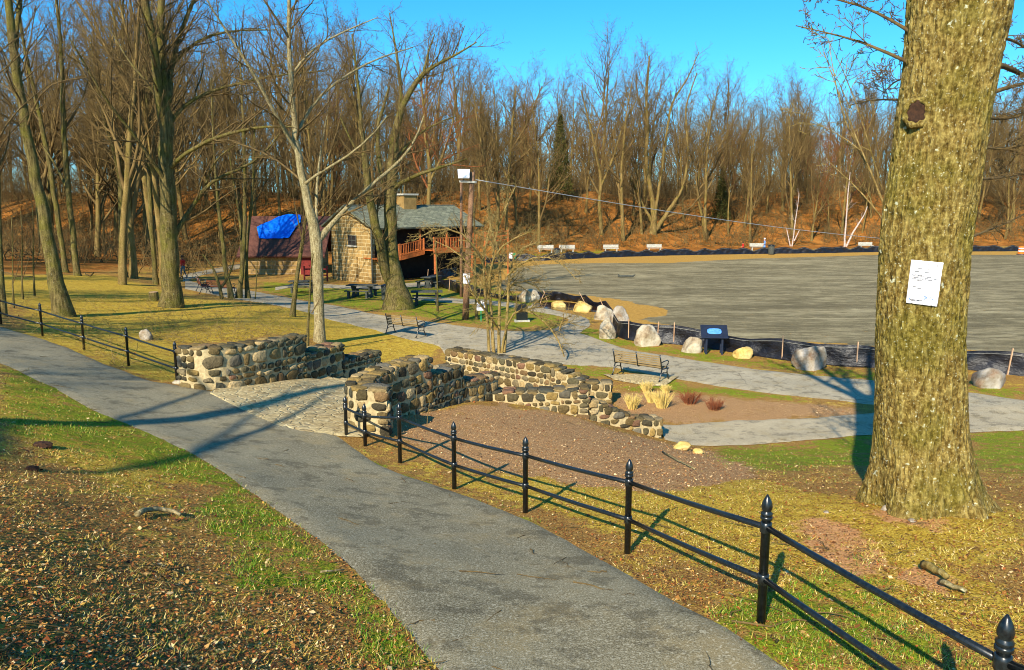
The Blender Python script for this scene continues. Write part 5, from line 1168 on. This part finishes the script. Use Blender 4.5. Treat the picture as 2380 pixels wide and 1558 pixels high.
# interpretive panel
g = G(1658, 822); rt = thing('interpretive_panel', 'slanted dark framed information panel on posts before the silt fence', 'sign', g, -.12)
Rt = Matrix.Rotation(math.radians(38), 4, 'X'); m = MB(); m.box((0, 0, .86), (1.02, .7, .05), Rt); pn = m.build('panel', M['navy'], rt, bevel=.006)
m = MB(); 
ov = [(0, 0)] ; pts = [Vector((.27 * math.copysign(abs(math.cos(a)) ** .6, math.cos(a)), .15 * math.copysign(abs(math.sin(a)) ** .6, math.sin(a)), .03)) for a in [2*PI*i/24 for i in range(24)]]
m.add([tuple(Rt.to_3x3() @ p + Vector((0, 0, .86))) for p in pts], [tuple(range(24))]); m.build('picture', M['panelblue'], pn)
for x, y_ in ((-.3, -.16), (.3, -.16), (.3, .2), (-.3, .2)): m = MB(); m.box((x, y_, .36), (.07, .07, .78 if y_ < 0 else .95)); m.build('post', M['navy'], rt)

# ------------------------------------------------------------------ utility pole, signs, wire
def text_part(s, w, h, mat, parent, x0, z0, y_, name='lettering'):
    V, Fs = text_tris(s); m = MB(); me = bpy.data.meshes.new(name); me.from_pydata([(x0 + (u_ - .5) * w, y_, z0 + (q - .5) * h) for u_, q in V], [], Fs); me.materials.append(mat); return link(name, me, parent)
Yp = G(1081, 743).y; pb = G(1081, 743); top = atY(1098, 400, Yp)
rt = thing('utility_pole', 'leaning brown wooden pole carrying the floodlight and the soccer sign', 'utility pole', pb)
m = MB(); d = top - pb; m.tube([Vector((0,0,-.3)), d * .33, d * .66, d], [.17, .16, .14, .12], 14); m.build('pole', M['pole'], rt, smooth=True)
m = MB(); c1 = atY(1068, 422, Yp) - pb; c2 = atY(1108, 424, Yp) - pb; m.bar(c1 + Vector((0, -.15, 0)), c2 + Vector((0, -.15, 0)), .08, .1); m.build('crossarm', M['concrete'], rt)
m = MB(); m.lathe([(.17, 1.95), (.178, 1.96), (.178, 2.0), (.17, 2.01)], (d.x*.27, d.y*.27, 0), 14); m.build('band', M['white'], rt)
fp = atY(1078, 415, Yp - .35); fl_ = thing('floodlight', 'white square floodlight on top of the utility pole arm', 'floodlight', fp, .1)
m = MB(); m.prism([(-.27, 0), (.27, 0), (.30, .44), (-.30, .44)], -.08, .12, Matrix.Rotation(-.12, 3, 'X')); m.build('housing', M['white'], fl_, bevel=.01)
m = MB(); m.prism([(-.23, .04), (.23, .04), (.26, .40), (-.26, .40)], -.098, -.085, Matrix.Rotation(-.12, 3, 'X')); m.build('lens', M['paper'], fl_)
m = MB(); m.tube([(0, .1, .05), (0, .2, -.1), (.1, .3, -.16)], .03, 8); m.build('bracket', M['iron'], fl_)
b = G(1072, 690); tp = atY(1072, 418, b.y)
m = MB(); m.tube([Vector((0,0,-.2)), (tp - b) * .5, tp - b], [.1, .09, .075], 12); tag(m.build('thin_pole', M['pole'], None, b, smooth=True), 'thinner brown pole standing just left behind the utility pole', 'pole')
sg = atY(1084, 648, Yp - .22); rt = thing('soccer_sign', 'small white sign on the utility pole reading NO SOCCER PLAYING ALLOWED', 'sign', sg, .03)
m = MB(); m.box((0, 0, 0), (.33, .012, .50)); m.build('plate', M['white'], rt, bevel=.01)
for i, (w_, ww, hh_) in enumerate([('NO', .20, .11), ('SOCCER', .27, .07), ('PLAYING', .28, .07), ('ALLOWED', .28, .07)]): text_part(w_, ww, hh_, M['text'], rt, 0, .165 - (0 if i == 0 else .02 + i * .105), -.0085)
sg = G(1118, 748); rt = thing('rules_sign', 'white arched rules sign on a post between the pole and the thicket', 'sign', sg, .03)
hz = (748 - 711) / F * sg.y
m = MB(); m.prism([(-.21, -.22), (.21, -.22), (.21, .14), (.12, .20), (0, .235), (-.12, .20), (-.21, .14)], -.006, .006, None, (0, 0, hz)); m.build('plate', M['white'], rt)
m = MB(); m.box((0, .04, hz / 2), (.06, .05, hz + .2)); m.build('post', M['green'], rt)
r = random.Random(4); m = MB()
for i in range(9):
    w_ = r.uniform(.24, .36) if i else .2; m.box((0, -.009, hz + .16 - i * .042), (w_, .003, .014))
m.build('lettering', M['textk'], rt)
# wire to a post hidden behind the massive trunk
we = atY(2120, 561, 70); m = MB(); pts = []
w0 = atY(1106, 418, Yp)
for i in range(31): t_ = i / 30; p = w0.lerp(we, t_); p.z -= .35 * math.sin(PI * t_) ; pts.append(p - w0)
m.tube(pts, .022, 6); M['wire'] = simple('grey_wire', srgb(130,134,136), srgb(168,170,170), 3, .5)
tag(m.build('overhead_wire', M['wire'], None, w0, smooth=True), 'thin grey wire stretching from the utility pole across the field', 'wire')
g = Vector((we.x, 70, H(we.x, 70))); m = MB(); m.tube([(0,0,-.2), (0,0,we.z - g.z + .2)], [.12, .1], 10); tag(m.build('wooden_post', M['pole'], None, g, smooth=True), 'wooden post behind the massive trunk holding the end of the wire', 'post')

# ------------------------------------------------------------------ the stone hut
def quadwall(name, pts, mat, parent, us=None, th=.25):
    """planar wall from 3D corner points with metric uv, given thickness"""
    P = [Vector(p) for p in pts]; X = (P[1] - P[0]).normalized(); N = (P[1]-P[0]).cross(P[-1]-P[0]).normalized(); Y = N.cross(X)
    me = bpy.data.meshes.new(name); n = len(P); V = P + [p - N * th for p in P]
    Fc = [tuple(range(n)), tuple(range(2*n-1, n-1, -1))] + [(j, n+j, n+(j+1) % n, (j+1) % n)[::-1] for j in range(n)]
    me.from_pydata([tuple(v) for v in V], [], Fc); me.materials.append(mat); uv = me.uv_layers.new(name='uv')
    for l in me.loops:
        v = V[l.vertex_index] - P[0]; uv.data[l.index].uv = (v.dot(X) + v.dot(N) * .7, v.dot(Y))
    bm = bmesh.new(); bm.from_mesh(me); bmesh.ops.recalc_face_normals(bm, faces=bm.faces); bm.to_mesh(me); bm.free()
    return link(name, me, parent)
Yh = 62.0; cor = atY(866, 660, Yh); zg = cor.z - .1
hut = thing('stone_hut', 'two-storey stone hut with green-grey roof, chimney and orange timber deck', 'hut', (cor.x, cor.y, zg), math.radians(0))
aH = math.radians(45); lx = Vector((math.cos(aH), math.sin(aH), 0)); gx = Vector((-lx.y, lx.x, 0))  # long side / gable side directions
Lh, Wh = 10.6, 5.7; ze = 4.55; zr = 5.95
O = Vector((0, 0, 0)); Zu = Vector((0, 0, 1))
gw = quadwall('gable_wall', [O + gx*Wh - Zu*.5, O - Zu*.5, O + Zu*ze, O + gx*Wh/2 + Zu*zr, O + gx*Wh + Zu*ze], M['ashlar'], hut, th=.3)
wn = thing.__wrapped__ if False else None
def on_gable(u_, z, out=0.0): return gx * u_ + Zu * z - lx * out
m = MB()
a_, b_ = on_gable(3.05, 3.05, .02), on_gable(2.05, 3.05, .02); RG = Matrix.Rotation(math.atan2(gx.y, gx.x), 3, 'Z')
m.box((a_ + b_) / 2 + Zu*.35, (1.1, .06, .8), RG); w_ = m.build('window', M['void'], hut)
m = MB(); 
for dz_ in (-.38, 0, .38): m.box((a_ + b_) / 2 + Zu*(.35 + dz_) - lx*.04, (1.1, .05, .05), RG)
for dx_ in (-.52, 0, .52): m.box((a_ + b_) / 2 + Zu*.35 + gx*dx_ - lx*.045, (.05, .05, .78), RG)
m.build('frame', M['concrete_dark'], w_)
m = MB(); m.box((a_ + b_) / 2 - Zu*.1 - lx*.06, (1.3, .16, .09), RG); m.build('sill', M['concrete'], w_)
# buttress patch of white-jointed stone
quadwall('buttress', [on_gable(2.9, -.4, .22), on_gable(1.9, -.4, .22), on_gable(1.9, 2.1, .12), on_gable(2.9, 2.1, .12)], M['ashlar'], hut, th=.2)
# recessed lower and upper long walls, deck and porch shade put into their colour
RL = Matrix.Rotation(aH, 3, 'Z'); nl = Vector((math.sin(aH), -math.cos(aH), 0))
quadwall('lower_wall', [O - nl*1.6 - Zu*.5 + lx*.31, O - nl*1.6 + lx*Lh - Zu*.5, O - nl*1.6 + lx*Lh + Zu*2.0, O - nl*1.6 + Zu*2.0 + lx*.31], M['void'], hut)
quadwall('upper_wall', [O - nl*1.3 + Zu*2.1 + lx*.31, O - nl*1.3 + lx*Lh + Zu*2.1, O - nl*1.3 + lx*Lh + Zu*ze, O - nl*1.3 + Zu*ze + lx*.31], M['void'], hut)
quadwall('corner_pier', [O + nl*.02 - Zu*.5 - lx*.02, O + nl*.02 + lx*1.1 - Zu*.5, O + nl*.02 + lx*1.1 + Zu*2.0, O + nl*.02 + Zu*2.0 - lx*.02], M['ashlar'], hut, th=.5)
quadwall('end_wall', [O + lx*Lh - Zu*.5, O + lx*Lh + gx*Wh - Zu*.5, O + lx*Lh + gx*Wh + Zu*ze, O + lx*Lh + gx*Wh/2 + Zu*zr, O + lx*Lh + Zu*ze], M['ashlar'], hut)
quadwall('rear_wall', [O + gx*Wh + lx*Lh - Zu*.5, O + gx*Wh - Zu*.5, O + gx*Wh + Zu*ze, O + gx*Wh + lx*Lh + Zu*ze], M['ashlar'], hut)
e1 = O - lx*.5 + nl*.9 + Zu*(ze-.12); e2 = O + lx*(Lh+.5) + nl*.9 + Zu*(ze-.12); r1 = O - lx*.5 + gx*Wh/2 + Zu*(zr+.14); r2 = O + lx*(Lh+.5) + gx*Wh/2 + Zu*(zr+.14)
rf = quadwall('roof', [e1, e2, r2, r1], M['shingle'], hut, th=.14)
f1 = O - lx*.5 + gx*(Wh+.6) + Zu*(ze-.16); f2 = O + lx*(Lh+.5) + gx*(Wh+.6) + Zu*(ze-.16)
quadwall('roof', [r1 + Zu*.0 + gx*.02, r2 + gx*.02, f2, f1], M['shingle'], hut, th=-.14)
cc = O + lx*5.6 + gx*(Wh/2 - .1); m = MB(); m.box(cc + Zu*(zr+.3), (1.3, 1.0, 1.5), RL); ch = m.build('chimney', M['ashlar'], hut); 
m = MB(); m.box(cc + Zu*(zr+1.1), (1.6, 1.25, .14), RL); m.build('chimney_cap', M['concrete'], ch)
# downpipe
m = MB(); p = O + nl*.12 - lx*.08; m.tube([p + Zu*(ze-.2), p + Zu*2.0, p + Zu*0], .07, 8); m.build('downpipe', M['concrete_dark'], hut, smooth=True)
# posts, deck
def deck(s0, s1, z0, z1, out, name='deck'):
    a = O + lx*s0 + nl*out; b = O + lx*s1 + nl*out; m = MB()
    for w_ in ((0, -.12, .24),):
        m.bar(a + Zu*(z0-.1), b + Zu*(z1-.1), .08, .3)
    ai = O + lx*s0 - nl*1.0; bi = O + lx*s1 - nl*1.0
    m.add([tuple(a+Zu*z0), tuple(b+Zu*z1), tuple(bi+Zu*z1), tuple(ai+Zu*z0), tuple(a+Zu*(z0-.08)), tuple(b+Zu*(z1-.08)), tuple(bi+Zu*(z1-.08)), tuple(ai+Zu*(z0-.08))], [(0,1,2,3),(7,6,5,4),(0,4,5,1),(3,2,6,7),(0,3,7,4),(1,5,6,2)])
    dk = m.build(name, M['deck'], hut)
    m = MB()
    for zz_ in (.95, .12): m.bar(a + Zu*(z0+zz_), b + Zu*(z1+zz_), .06, .07)
    n = int((s1 - s0) / .17)
    for i in range(n + 1):
        t_ = i / max(n, 1); p = a.lerp(b, t_) + Zu*(z0 + (z1-z0)*t_); m.bar(p + Zu*.12, p + Zu*.95, .04, .04) 
    for q, z_ in ((a, z0), (b, z1)): m.bar(q + Zu*(z_-.2), q + Zu*(z_+1.05), .11, .11)
    m.build('railing', M['deck'], dk)
    return dk
deck(-.1, 1.9, 2.1, 2.1, .95); deck(2.0, 4.4, 2.12, 2.5, .95); deck(4.5, 9.0, 2.62, 2.62, 2.1)
m = MB(); p = O + lx*8.6 + nl*2.0; m.bar(p - Zu*.3, p + Zu*2.6, .2, .2); m.build('deck_post', M['deck'], hut)
m = MB(); p = O + lx*4.7 + nl*2.0; m.bar(p - Zu*.3, p + Zu*2.6, .2, .2); m.build('deck_post', M['deck'], hut)
for s_ in (1.95, 4.4, 7.2, 10.2): m = MB(); p = O + lx*s_ + nl*.5; m.bar(p + Zu*2.2, p + Zu*(ze-.1), .14, .14); m.build('porch_post', M['deck'], hut)
# stair rail beyond the deck
m = MB()
for zz_ in (0, .35, .7): m.bar(O + lx*9.6 + nl*2.6 + Zu*(3.1+zz_), O + lx*12.0 + nl*2.9 + Zu*(3.3+zz_), .08, .09)
m.bar(O + lx*9.6 + nl*2.6 + Zu*0, O + lx*9.6 + nl*2.6 + Zu*4.0, .12, .12); m.bar(O + lx*12.0 + nl*2.9 + Zu*0, O + lx*12.0 + nl*2.9 + Zu*4.1, .12, .12)
m.build('stair_railing', M['deck'], hut)

# low block building with the tarp
Yl = 70; a = atY(578, 641, Yl); b = atY(728, 641, Yl); t1 = atY(578, 586, Yl); low = thing('low_building', 'low tan block building with brown roof, left of the stone hut', 'building', (a.x, Yl, a.z - .1))
W_ = b.x - a.x; hw = t1.z - a.z + .1
quadwall('front_wall', [(0,0,-.4), (W_,0,-.4), (W_,0,hw), (0,0,hw)], M['block'], low)
quadwall('end_wall', [(0,6,-.4), (0,.26,-.4), (0,.26,hw), (0,3,hw+2.7), (0,6,hw)], M['block'], low)
quadwall('end_wall', [(W_,.26,-.4), (W_,6,-.4), (W_,6,hw), (W_,3,hw+2.7), (W_,.26,hw)], M['block'], low)
rb = quadwall('roof', [(-.8,-.6,hw-.35), (W_+1.2,-.6,hw-.35), (W_+1.2,3.2,hw+2.95), (-.8,3.2,hw+2.95)], M['roof_brown'], low, th=.15)
quadwall('roof', [(-.8,3.25,hw+2.95), (W_+1.2,3.25,hw+2.95), (W_+1.2,6.8,hw-.35), (-.8,6.8,hw-.35)], M['roof_brown'], low, th=-.15)
m = MB(); m.box((W_-.6, -.05, 1.0), (.9, .08, 2.1)); dr = m.build('door', M['reddoor'], low)
m = MB(); m.box((W_-.3, -.12, 1.0), (.05, .05, .12)); m.build('handle', M['iron'], dr)
for x in (W_*.1, W_*.45, W_*.8): m = MB(); m.box((x, -.04, hw - .12), (1.0, .1, .18)); m.build('vent', M['void'], low)
# tarp draped over the roof
TQ = [(598,531),(618,522),(648,506),(672,500),(701,503),(699,520),(688,533),(672,556),(640,556),(603,557)]
T0 = Vector((a.x, Yl, a.z - .1)); pts = []
nrm = Vector((0, -(3.3), 3.8)).normalized()
for px, py in TQ:
    # intersect ray with roof plane
    p0 = T0 + Vector((0, -.6, hw-.35)); nn_ = Vector((0,-3.3,3.8)).normalized(); d = Vector(ray(px, py)); t_ = (p0 - eye).dot(nn_) / d.dot(nn_); pts.append(eye + d * t_)
cen = sum(pts, Vector()) / len(pts); bm = bmesh.new(); vs = [bm.verts.new(p - cen + nn_ * .06) for p in pts]; bm.faces.new(vs)
bmesh.ops.triangulate(bm, faces=bm.faces); bmesh.ops.subdivide_edges(bm, edges=bm.edges, cuts=3, use_grid_fill=True)
for v in bm.verts: v.co += nn_ * (.10 * noise.noise((v.co + cen) * .9) + .06 * noise.noise(v.co * 2.3) + .08)
me = bpy.data.meshes.new('tarp'); bm.to_mesh(me); bm.free(); me.materials.append(M['tarp']); o = link('tarp', me, None, cen); q = o.modifiers.new('s', 'SOLIDIFY'); q.thickness = .03
tag(o, 'bright blue tarpaulin spread over the brown roof', 'tarpaulin')
m = MB(); 
for x in (0, .9, 1.8): m.box((x, 0, .5), (.12, .12, 1.5))
m.box((.9, 0, 1.0), (1.9, .08, .12)); m.box((.9, 0, .5), (1.9, .08, .12))
g = G(708, 655); tag(m.build('timber_rack', M['reddoor'], None, g, .1), 'dark red timber rack beside the pale tree, in front of the low building', 'rack')

# stump, log in field, barrel, small items
g = G(358, 700); m = MB(); m.lathe([(.30, -.1), (.24, .05), (.22, .42), (.21, .44)], (0,0,0), 18); rt = thing('tree_stump', 'sawn tree stump at the left foot of the huge forked tree', 'stump', g); m.build('bark', M['bark'], rt, smooth=True)
m = MB(); m.lathe([(.205, .43), (.20, .452), (.01, .455)], (0,0,0), 18); m.build('cut_face', M['stake'], rt)
g = G(1456, 645); m = MB(); m.tube([(-.7,0,.12),(-.35,.03,.08),(0,0,.1),(.5,.05,.06),(.72,0,.22)], [.06,.10,.09,.10,.03], 8); m.tube([(-.5,0,.1),(-.72,0,.3)], [.05,.03], 6); tag(m.build('drift_log', M['concrete_dark'], None, g, .1, smooth=True), 'short dark log lying alone on the bare field', 'log')
g = G(2373, 592); rt = thing('traffic_barrel', 'orange and white traffic barrel at the right edge beyond the field', 'barrel', g)
m = MB(); m.lathe([(.38,0),(.36,.1),(.30,.95),(.24,1.0)], (0,0,0), 18); m.build('drum', M['orange'], rt, smooth=True)
for z in (.4, .72): m = MB(); rr0 = .36 - .06*(z/.95) + .012; m.lathe([(rr0, z-.07),(rr0-.01, z+.07)], (0,0,0), 18); m.build('reflective_band', M['white'], rt, smooth=True)
m = MB(); m.lathe([(.5,-.02),(.48,.07),(.36,.08)], (0,0,0), 18); m.build('base', M['iron'], rt)
g = G(1191, 612); rt = thing('notice_board', 'small white and green board standing past the thicket at the field corner', 'sign', g)
m = MB(); m.box((-.18, 0, .75), (.34, .05, .6)); m.build('panel', M['white'], rt); m = MB(); m.box((.18, 0, .75), (.30, .05, .6)); m.build('panel', M['green'], rt)
for x in (-.3, .3): m = MB(); m.box((x, .05, .4), (.05, .05, .9)); m.build('post', M['iron'], rt)
# dark clods in near left litter
for i, (px, py, s) in enumerate([(385,1345,34),(295,1310,30),(100,1040,60),(75,1092,40),(408,1212,22)]):
    g = G(px, py); bm = bmesh.new(); bmesh.ops.create_icosphere(bm, subdivisions=3, radius=1); w = s / F * g.length * .3
    for v in bm.verts: v.co = Vector((v.co.x * w * 1.1, v.co.y * w * .8, v.co.z * w * .55 + w * .1)) * (1 + .35 * noise.noise(v.co * 1.8 + Vector((i*7, 0, 0))) + .15 * noise.noise(v.co * 5))
    me = bpy.data.meshes.new('clod'); bm.to_mesh(me); bm.free(); me.materials.append(M['knot'])
    tag(link('bark_chunk', me, None, g), ['dark bark chunk in the leaves, the nearest one','small dark bark chunk left of the nearest one','broad dark clump of soil near the left edge by the long shadow','dark chunk just below the broad clump','dark chunk at the end of the curved grey branch'][i], 'bark chunk')

# ornamental grasses and red shrubs
def tuft(label, px, py, hpx, wpx, mat, seed, name='ornamental_grass', n=170, branchy=False, cat='ornamental grass'):
    g = G(px, py); hh_ = hpx / F * g.y; w = wpx / F * g.y / 2; rr = random.Random(seed); tb = TB()
    for i in range(n):
        a = rr.random() * 6.28; q = rr.random() ** .5 * w * .45; d = Vector((math.cos(a) * rr.random() * w * .9, math.sin(a) * rr.random() * w * .9, hh_ * rr.uniform(.6, 1)))
        p = Vector((math.cos(a) * q, math.sin(a) * q, -.02)); tb.add([tuple(p), tuple(p + d * .5 + Vector((0,0,.02))), tuple(p + d)], [.006, .006, .003], 3)
        if branchy:
            for _ in range(3): e = Vector((rr.gauss(0,1), rr.gauss(0,1), rr.uniform(.2,1))).normalized() * hh_ * .35; b_ = p + d * rr.uniform(.3, .9); tb.add([tuple(b_), tuple(b_ + e * .5), tuple(b_ + e)], [.005, .004, .002], 3)
    tag(link(name, tb.mesh(name, mat), None, g), label, cat)
for i, a in enumerate([('dry golden grass clump nearest the stone pier shadow',1470,950,38,42),('faded grass clump nearest the bench pad',1503,912,28,34),('small round golden grass clump right of the faded one',1548,914,22,26),('largest golden grass clump in the mulch bed',1538,948,44,48),('golden grass clump just left of the largest one',1513,936,30,30)]):
    tuft(a[0], a[1], a[2], a[3], a[4], M['dry'], 200+i)
for i, a in enumerate([('fuller red-twigged shrub in the mulch bed',1603,938,36,56),('sparse red-twigged shrub right of the fuller one',1660,952,28,54)]):
    tuft(a[0], a[1], a[2], a[3], a[4], M['redtwig'], 220+i, 'red_shrub', 60, True, 'shrub')
for i, (px, py, h_) in enumerate([(965,985,90),(992,998,70),(950,978,40)]):
    g = G(px, py); tb = TB(); H_ = h_ / F * g.y; tb.add([(0,0,0),(.02,0,H_*.5),(.05+.02*i,.0,H_)], [.006,.005,.003], 5)
    tag(link('dry_stalk', tb.mesh('dry_stalk', M['vine']), None, g), ['tall dry stalk inside the hooked wall shadow','slanting dry stalk right of the tall one','short dry stalk left of the tall one'][i], 'stalk')

# ------------------------------------------------------------------ people
def person(label, px, py, face, shirt, pants, cap=None, stride=.25, h=1.72):
    g = G(px, py); rt = thing('person', label, 'person', g, face); s = h / 1.72
    me = bpy.data.meshes.new('body')
    J = [((0,0,.95),(.13,.10)), ((0,0,1.15),(.12,.09)), ((0,.01,1.36),(.16,.10)), ((0,.01,1.46),(.055,.055)), ((0,.03,1.53),(.055,.055)), ((0,.03,1.62),(.088,.10)), ((0,.03,1.70),(.06,.07)),
         ((.10,0,.90),(.095,.095)), ((.10,stride*.4,.50),(.062,.062)), ((.10,stride*.6-.02,.09),(.042,.042)), ((.10,stride*.6+.13,.035),(.035,.03)),
         ((-.10,0,.90),(.095,.095)), ((-.10,-stride*.1,.50),(.062,.062)), ((-.10,-stride*.7,.12),(.042,.042)), ((-.10,-stride*.7+.12,.035),(.035,.03)),
         ((.20,0,1.38),(.06,.06)), ((.25,-.05,1.10),(.045,.045)), ((.24,.12,.95),(.033,.033)), ((.23,.19,.88),(.03,.022)),
         ((-.20,0,1.38),(.06,.06)), ((-.25,0,1.10),(.045,.045)), ((-.24,.20,1.02),(.033,.033)), ((-.22,.27,.98),(.03,.022))]
    E = [(0,1),(1,2),(2,3),(3,4),(4,5),(5,6),(0,7),(7,8),(8,9),(9,10),(0,11),(11,12),(12,13),(13,14),(2,15),(15,16),(16,17),(17,18),(2,19),(19,20),(20,21),(21,22)]
    me.from_pydata([tuple(c*s for c in j[0]) for j in J], E, []); ob = bpy.data.objects.new('tmp', me); C.objects.link(ob)
    ob.modifiers.new('k', 'SKIN'); sub = ob.modifiers.new('s', 'SUBSURF'); sub.levels = 1
    for i, v in enumerate(me.skin_vertices[0].data): v.radius = (J[i][1][0]*s, J[i][1][1]*s); v.use_root = i == 0
    dg = bpy.context.evaluated_depsgraph_get(); dg.update(); bme = bpy.data.meshes.new_from_object(ob.evaluated_get(dg)); bpy.data.objects.remove(ob)
    bme.materials.clear()
    for m_ in (M['skin'], shirt, pants, M['iron']): bme.materials.append(m_)
    for p in bme.polygons:
        c = p.center / s; p.use_smooth = True
        p.material_index = 0 if c.z > 1.47 else (3 if c.z < .08 else (1 if c.z > .93 and not (abs(c.x) > .19 and c.z < 1.05) else (0 if abs(c.x) > .19 else 2)))
    link('body', bme, rt)
    m = MB(); m.lathe([(.098, 1.60), (.105, 1.66), (.09, 1.73), (.04, 1.77)], (0, .015, 0), 12); o = m.build('cap' if cap else 'hair', cap or M['hair'], rt, smooth=True); o.scale = (s, s, s)
person('person in red top and pale trousers walking behind the huge forked tree', 427, 647, 2.6, M['red'], M['jeans'], None, .3, 1.75)
person('small person in red walking the far path left of the other walker', 1726, 589, 1.9, M['red'], M['red'], None, .3, 1.35)
person('person in a pale blue shirt and white cap on the far path', 1776, 589, 1.5, M['blue'], M['blue'], M['white'], .3, 1.8)

# ------------------------------------------------------------------ light, sky, camera
w = bpy.data.worlds.new('World'); sc.world = w; w.use_nodes = True; nt = w.node_tree
sky = nt.nodes.new('ShaderNodeTexSky'); sky.sky_type = 'NISHITA'; sky.sun_disc = False; sky.sun_elevation = SE; sky.sun_rotation = PI + SA; sky.altitude = 100; sky.air_density = 1.0; sky.dust_density = .3; sky.ozone_density = 2.0
hs = nt.nodes.new('ShaderNodeHueSaturation'); hs.inputs['Saturation'].default_value = 1.35; hs.inputs['Hue'].default_value = .475; hs.inputs['Value'].default_value = 1.2
nt.links.new(sky.outputs[0], hs.inputs['Color']); mm = nt.nodes.new('ShaderNodeMix'); mm.data_type = 'RGBA'; mm.blend_type = 'MULTIPLY'; mm.inputs[0].default_value = 1; mm.inputs[7].default_value = (.34, .78, 1.15, 1)
nt.links.new(hs.outputs[0], mm.inputs[6]); nt.links.new(mm.outputs[2], nt.nodes['Background'].inputs['Color']); nt.nodes['Background'].inputs['Strength'].default_value = .095
sl = bpy.data.lights.new('sun', 'SUN'); sl.energy = 5.0; sl.angle = math.radians(.5); sl.color = (1, .90, .72); so = bpy.data.objects.new('sun', sl); C.objects.link(so)
so.rotation_euler = sd.to_track_quat('-Z', 'Y').to_euler()
cam = bpy.data.cameras.new('camera'); cam.sensor_width = 36; cam.lens = F / 2380 * 36; cam.clip_end = 2000; cam.clip_start = .05
co = bpy.data.objects.new('camera', cam); C.objects.link(co); co.location = (0, 0, EYE); co.rotation_euler = (PI/2 - PITCH, 0, 0); sc.camera = co
sc.view_settings.view_transform = 'Standard'; sc.view_settings.look = 'None'; sc.view_settings.exposure = .68; sc.view_settings.gamma = 1
sc.cycles.pixel_filter_type = 'BLACKMAN_HARRIS'; sc.cycles.filter_width = 1.05
sc.render.engine = 'CYCLES'; sc.cycles.max_bounces = 4; sc.cycles.diffuse_bounces = 2; sc.cycles.use_adaptive_sampling = True
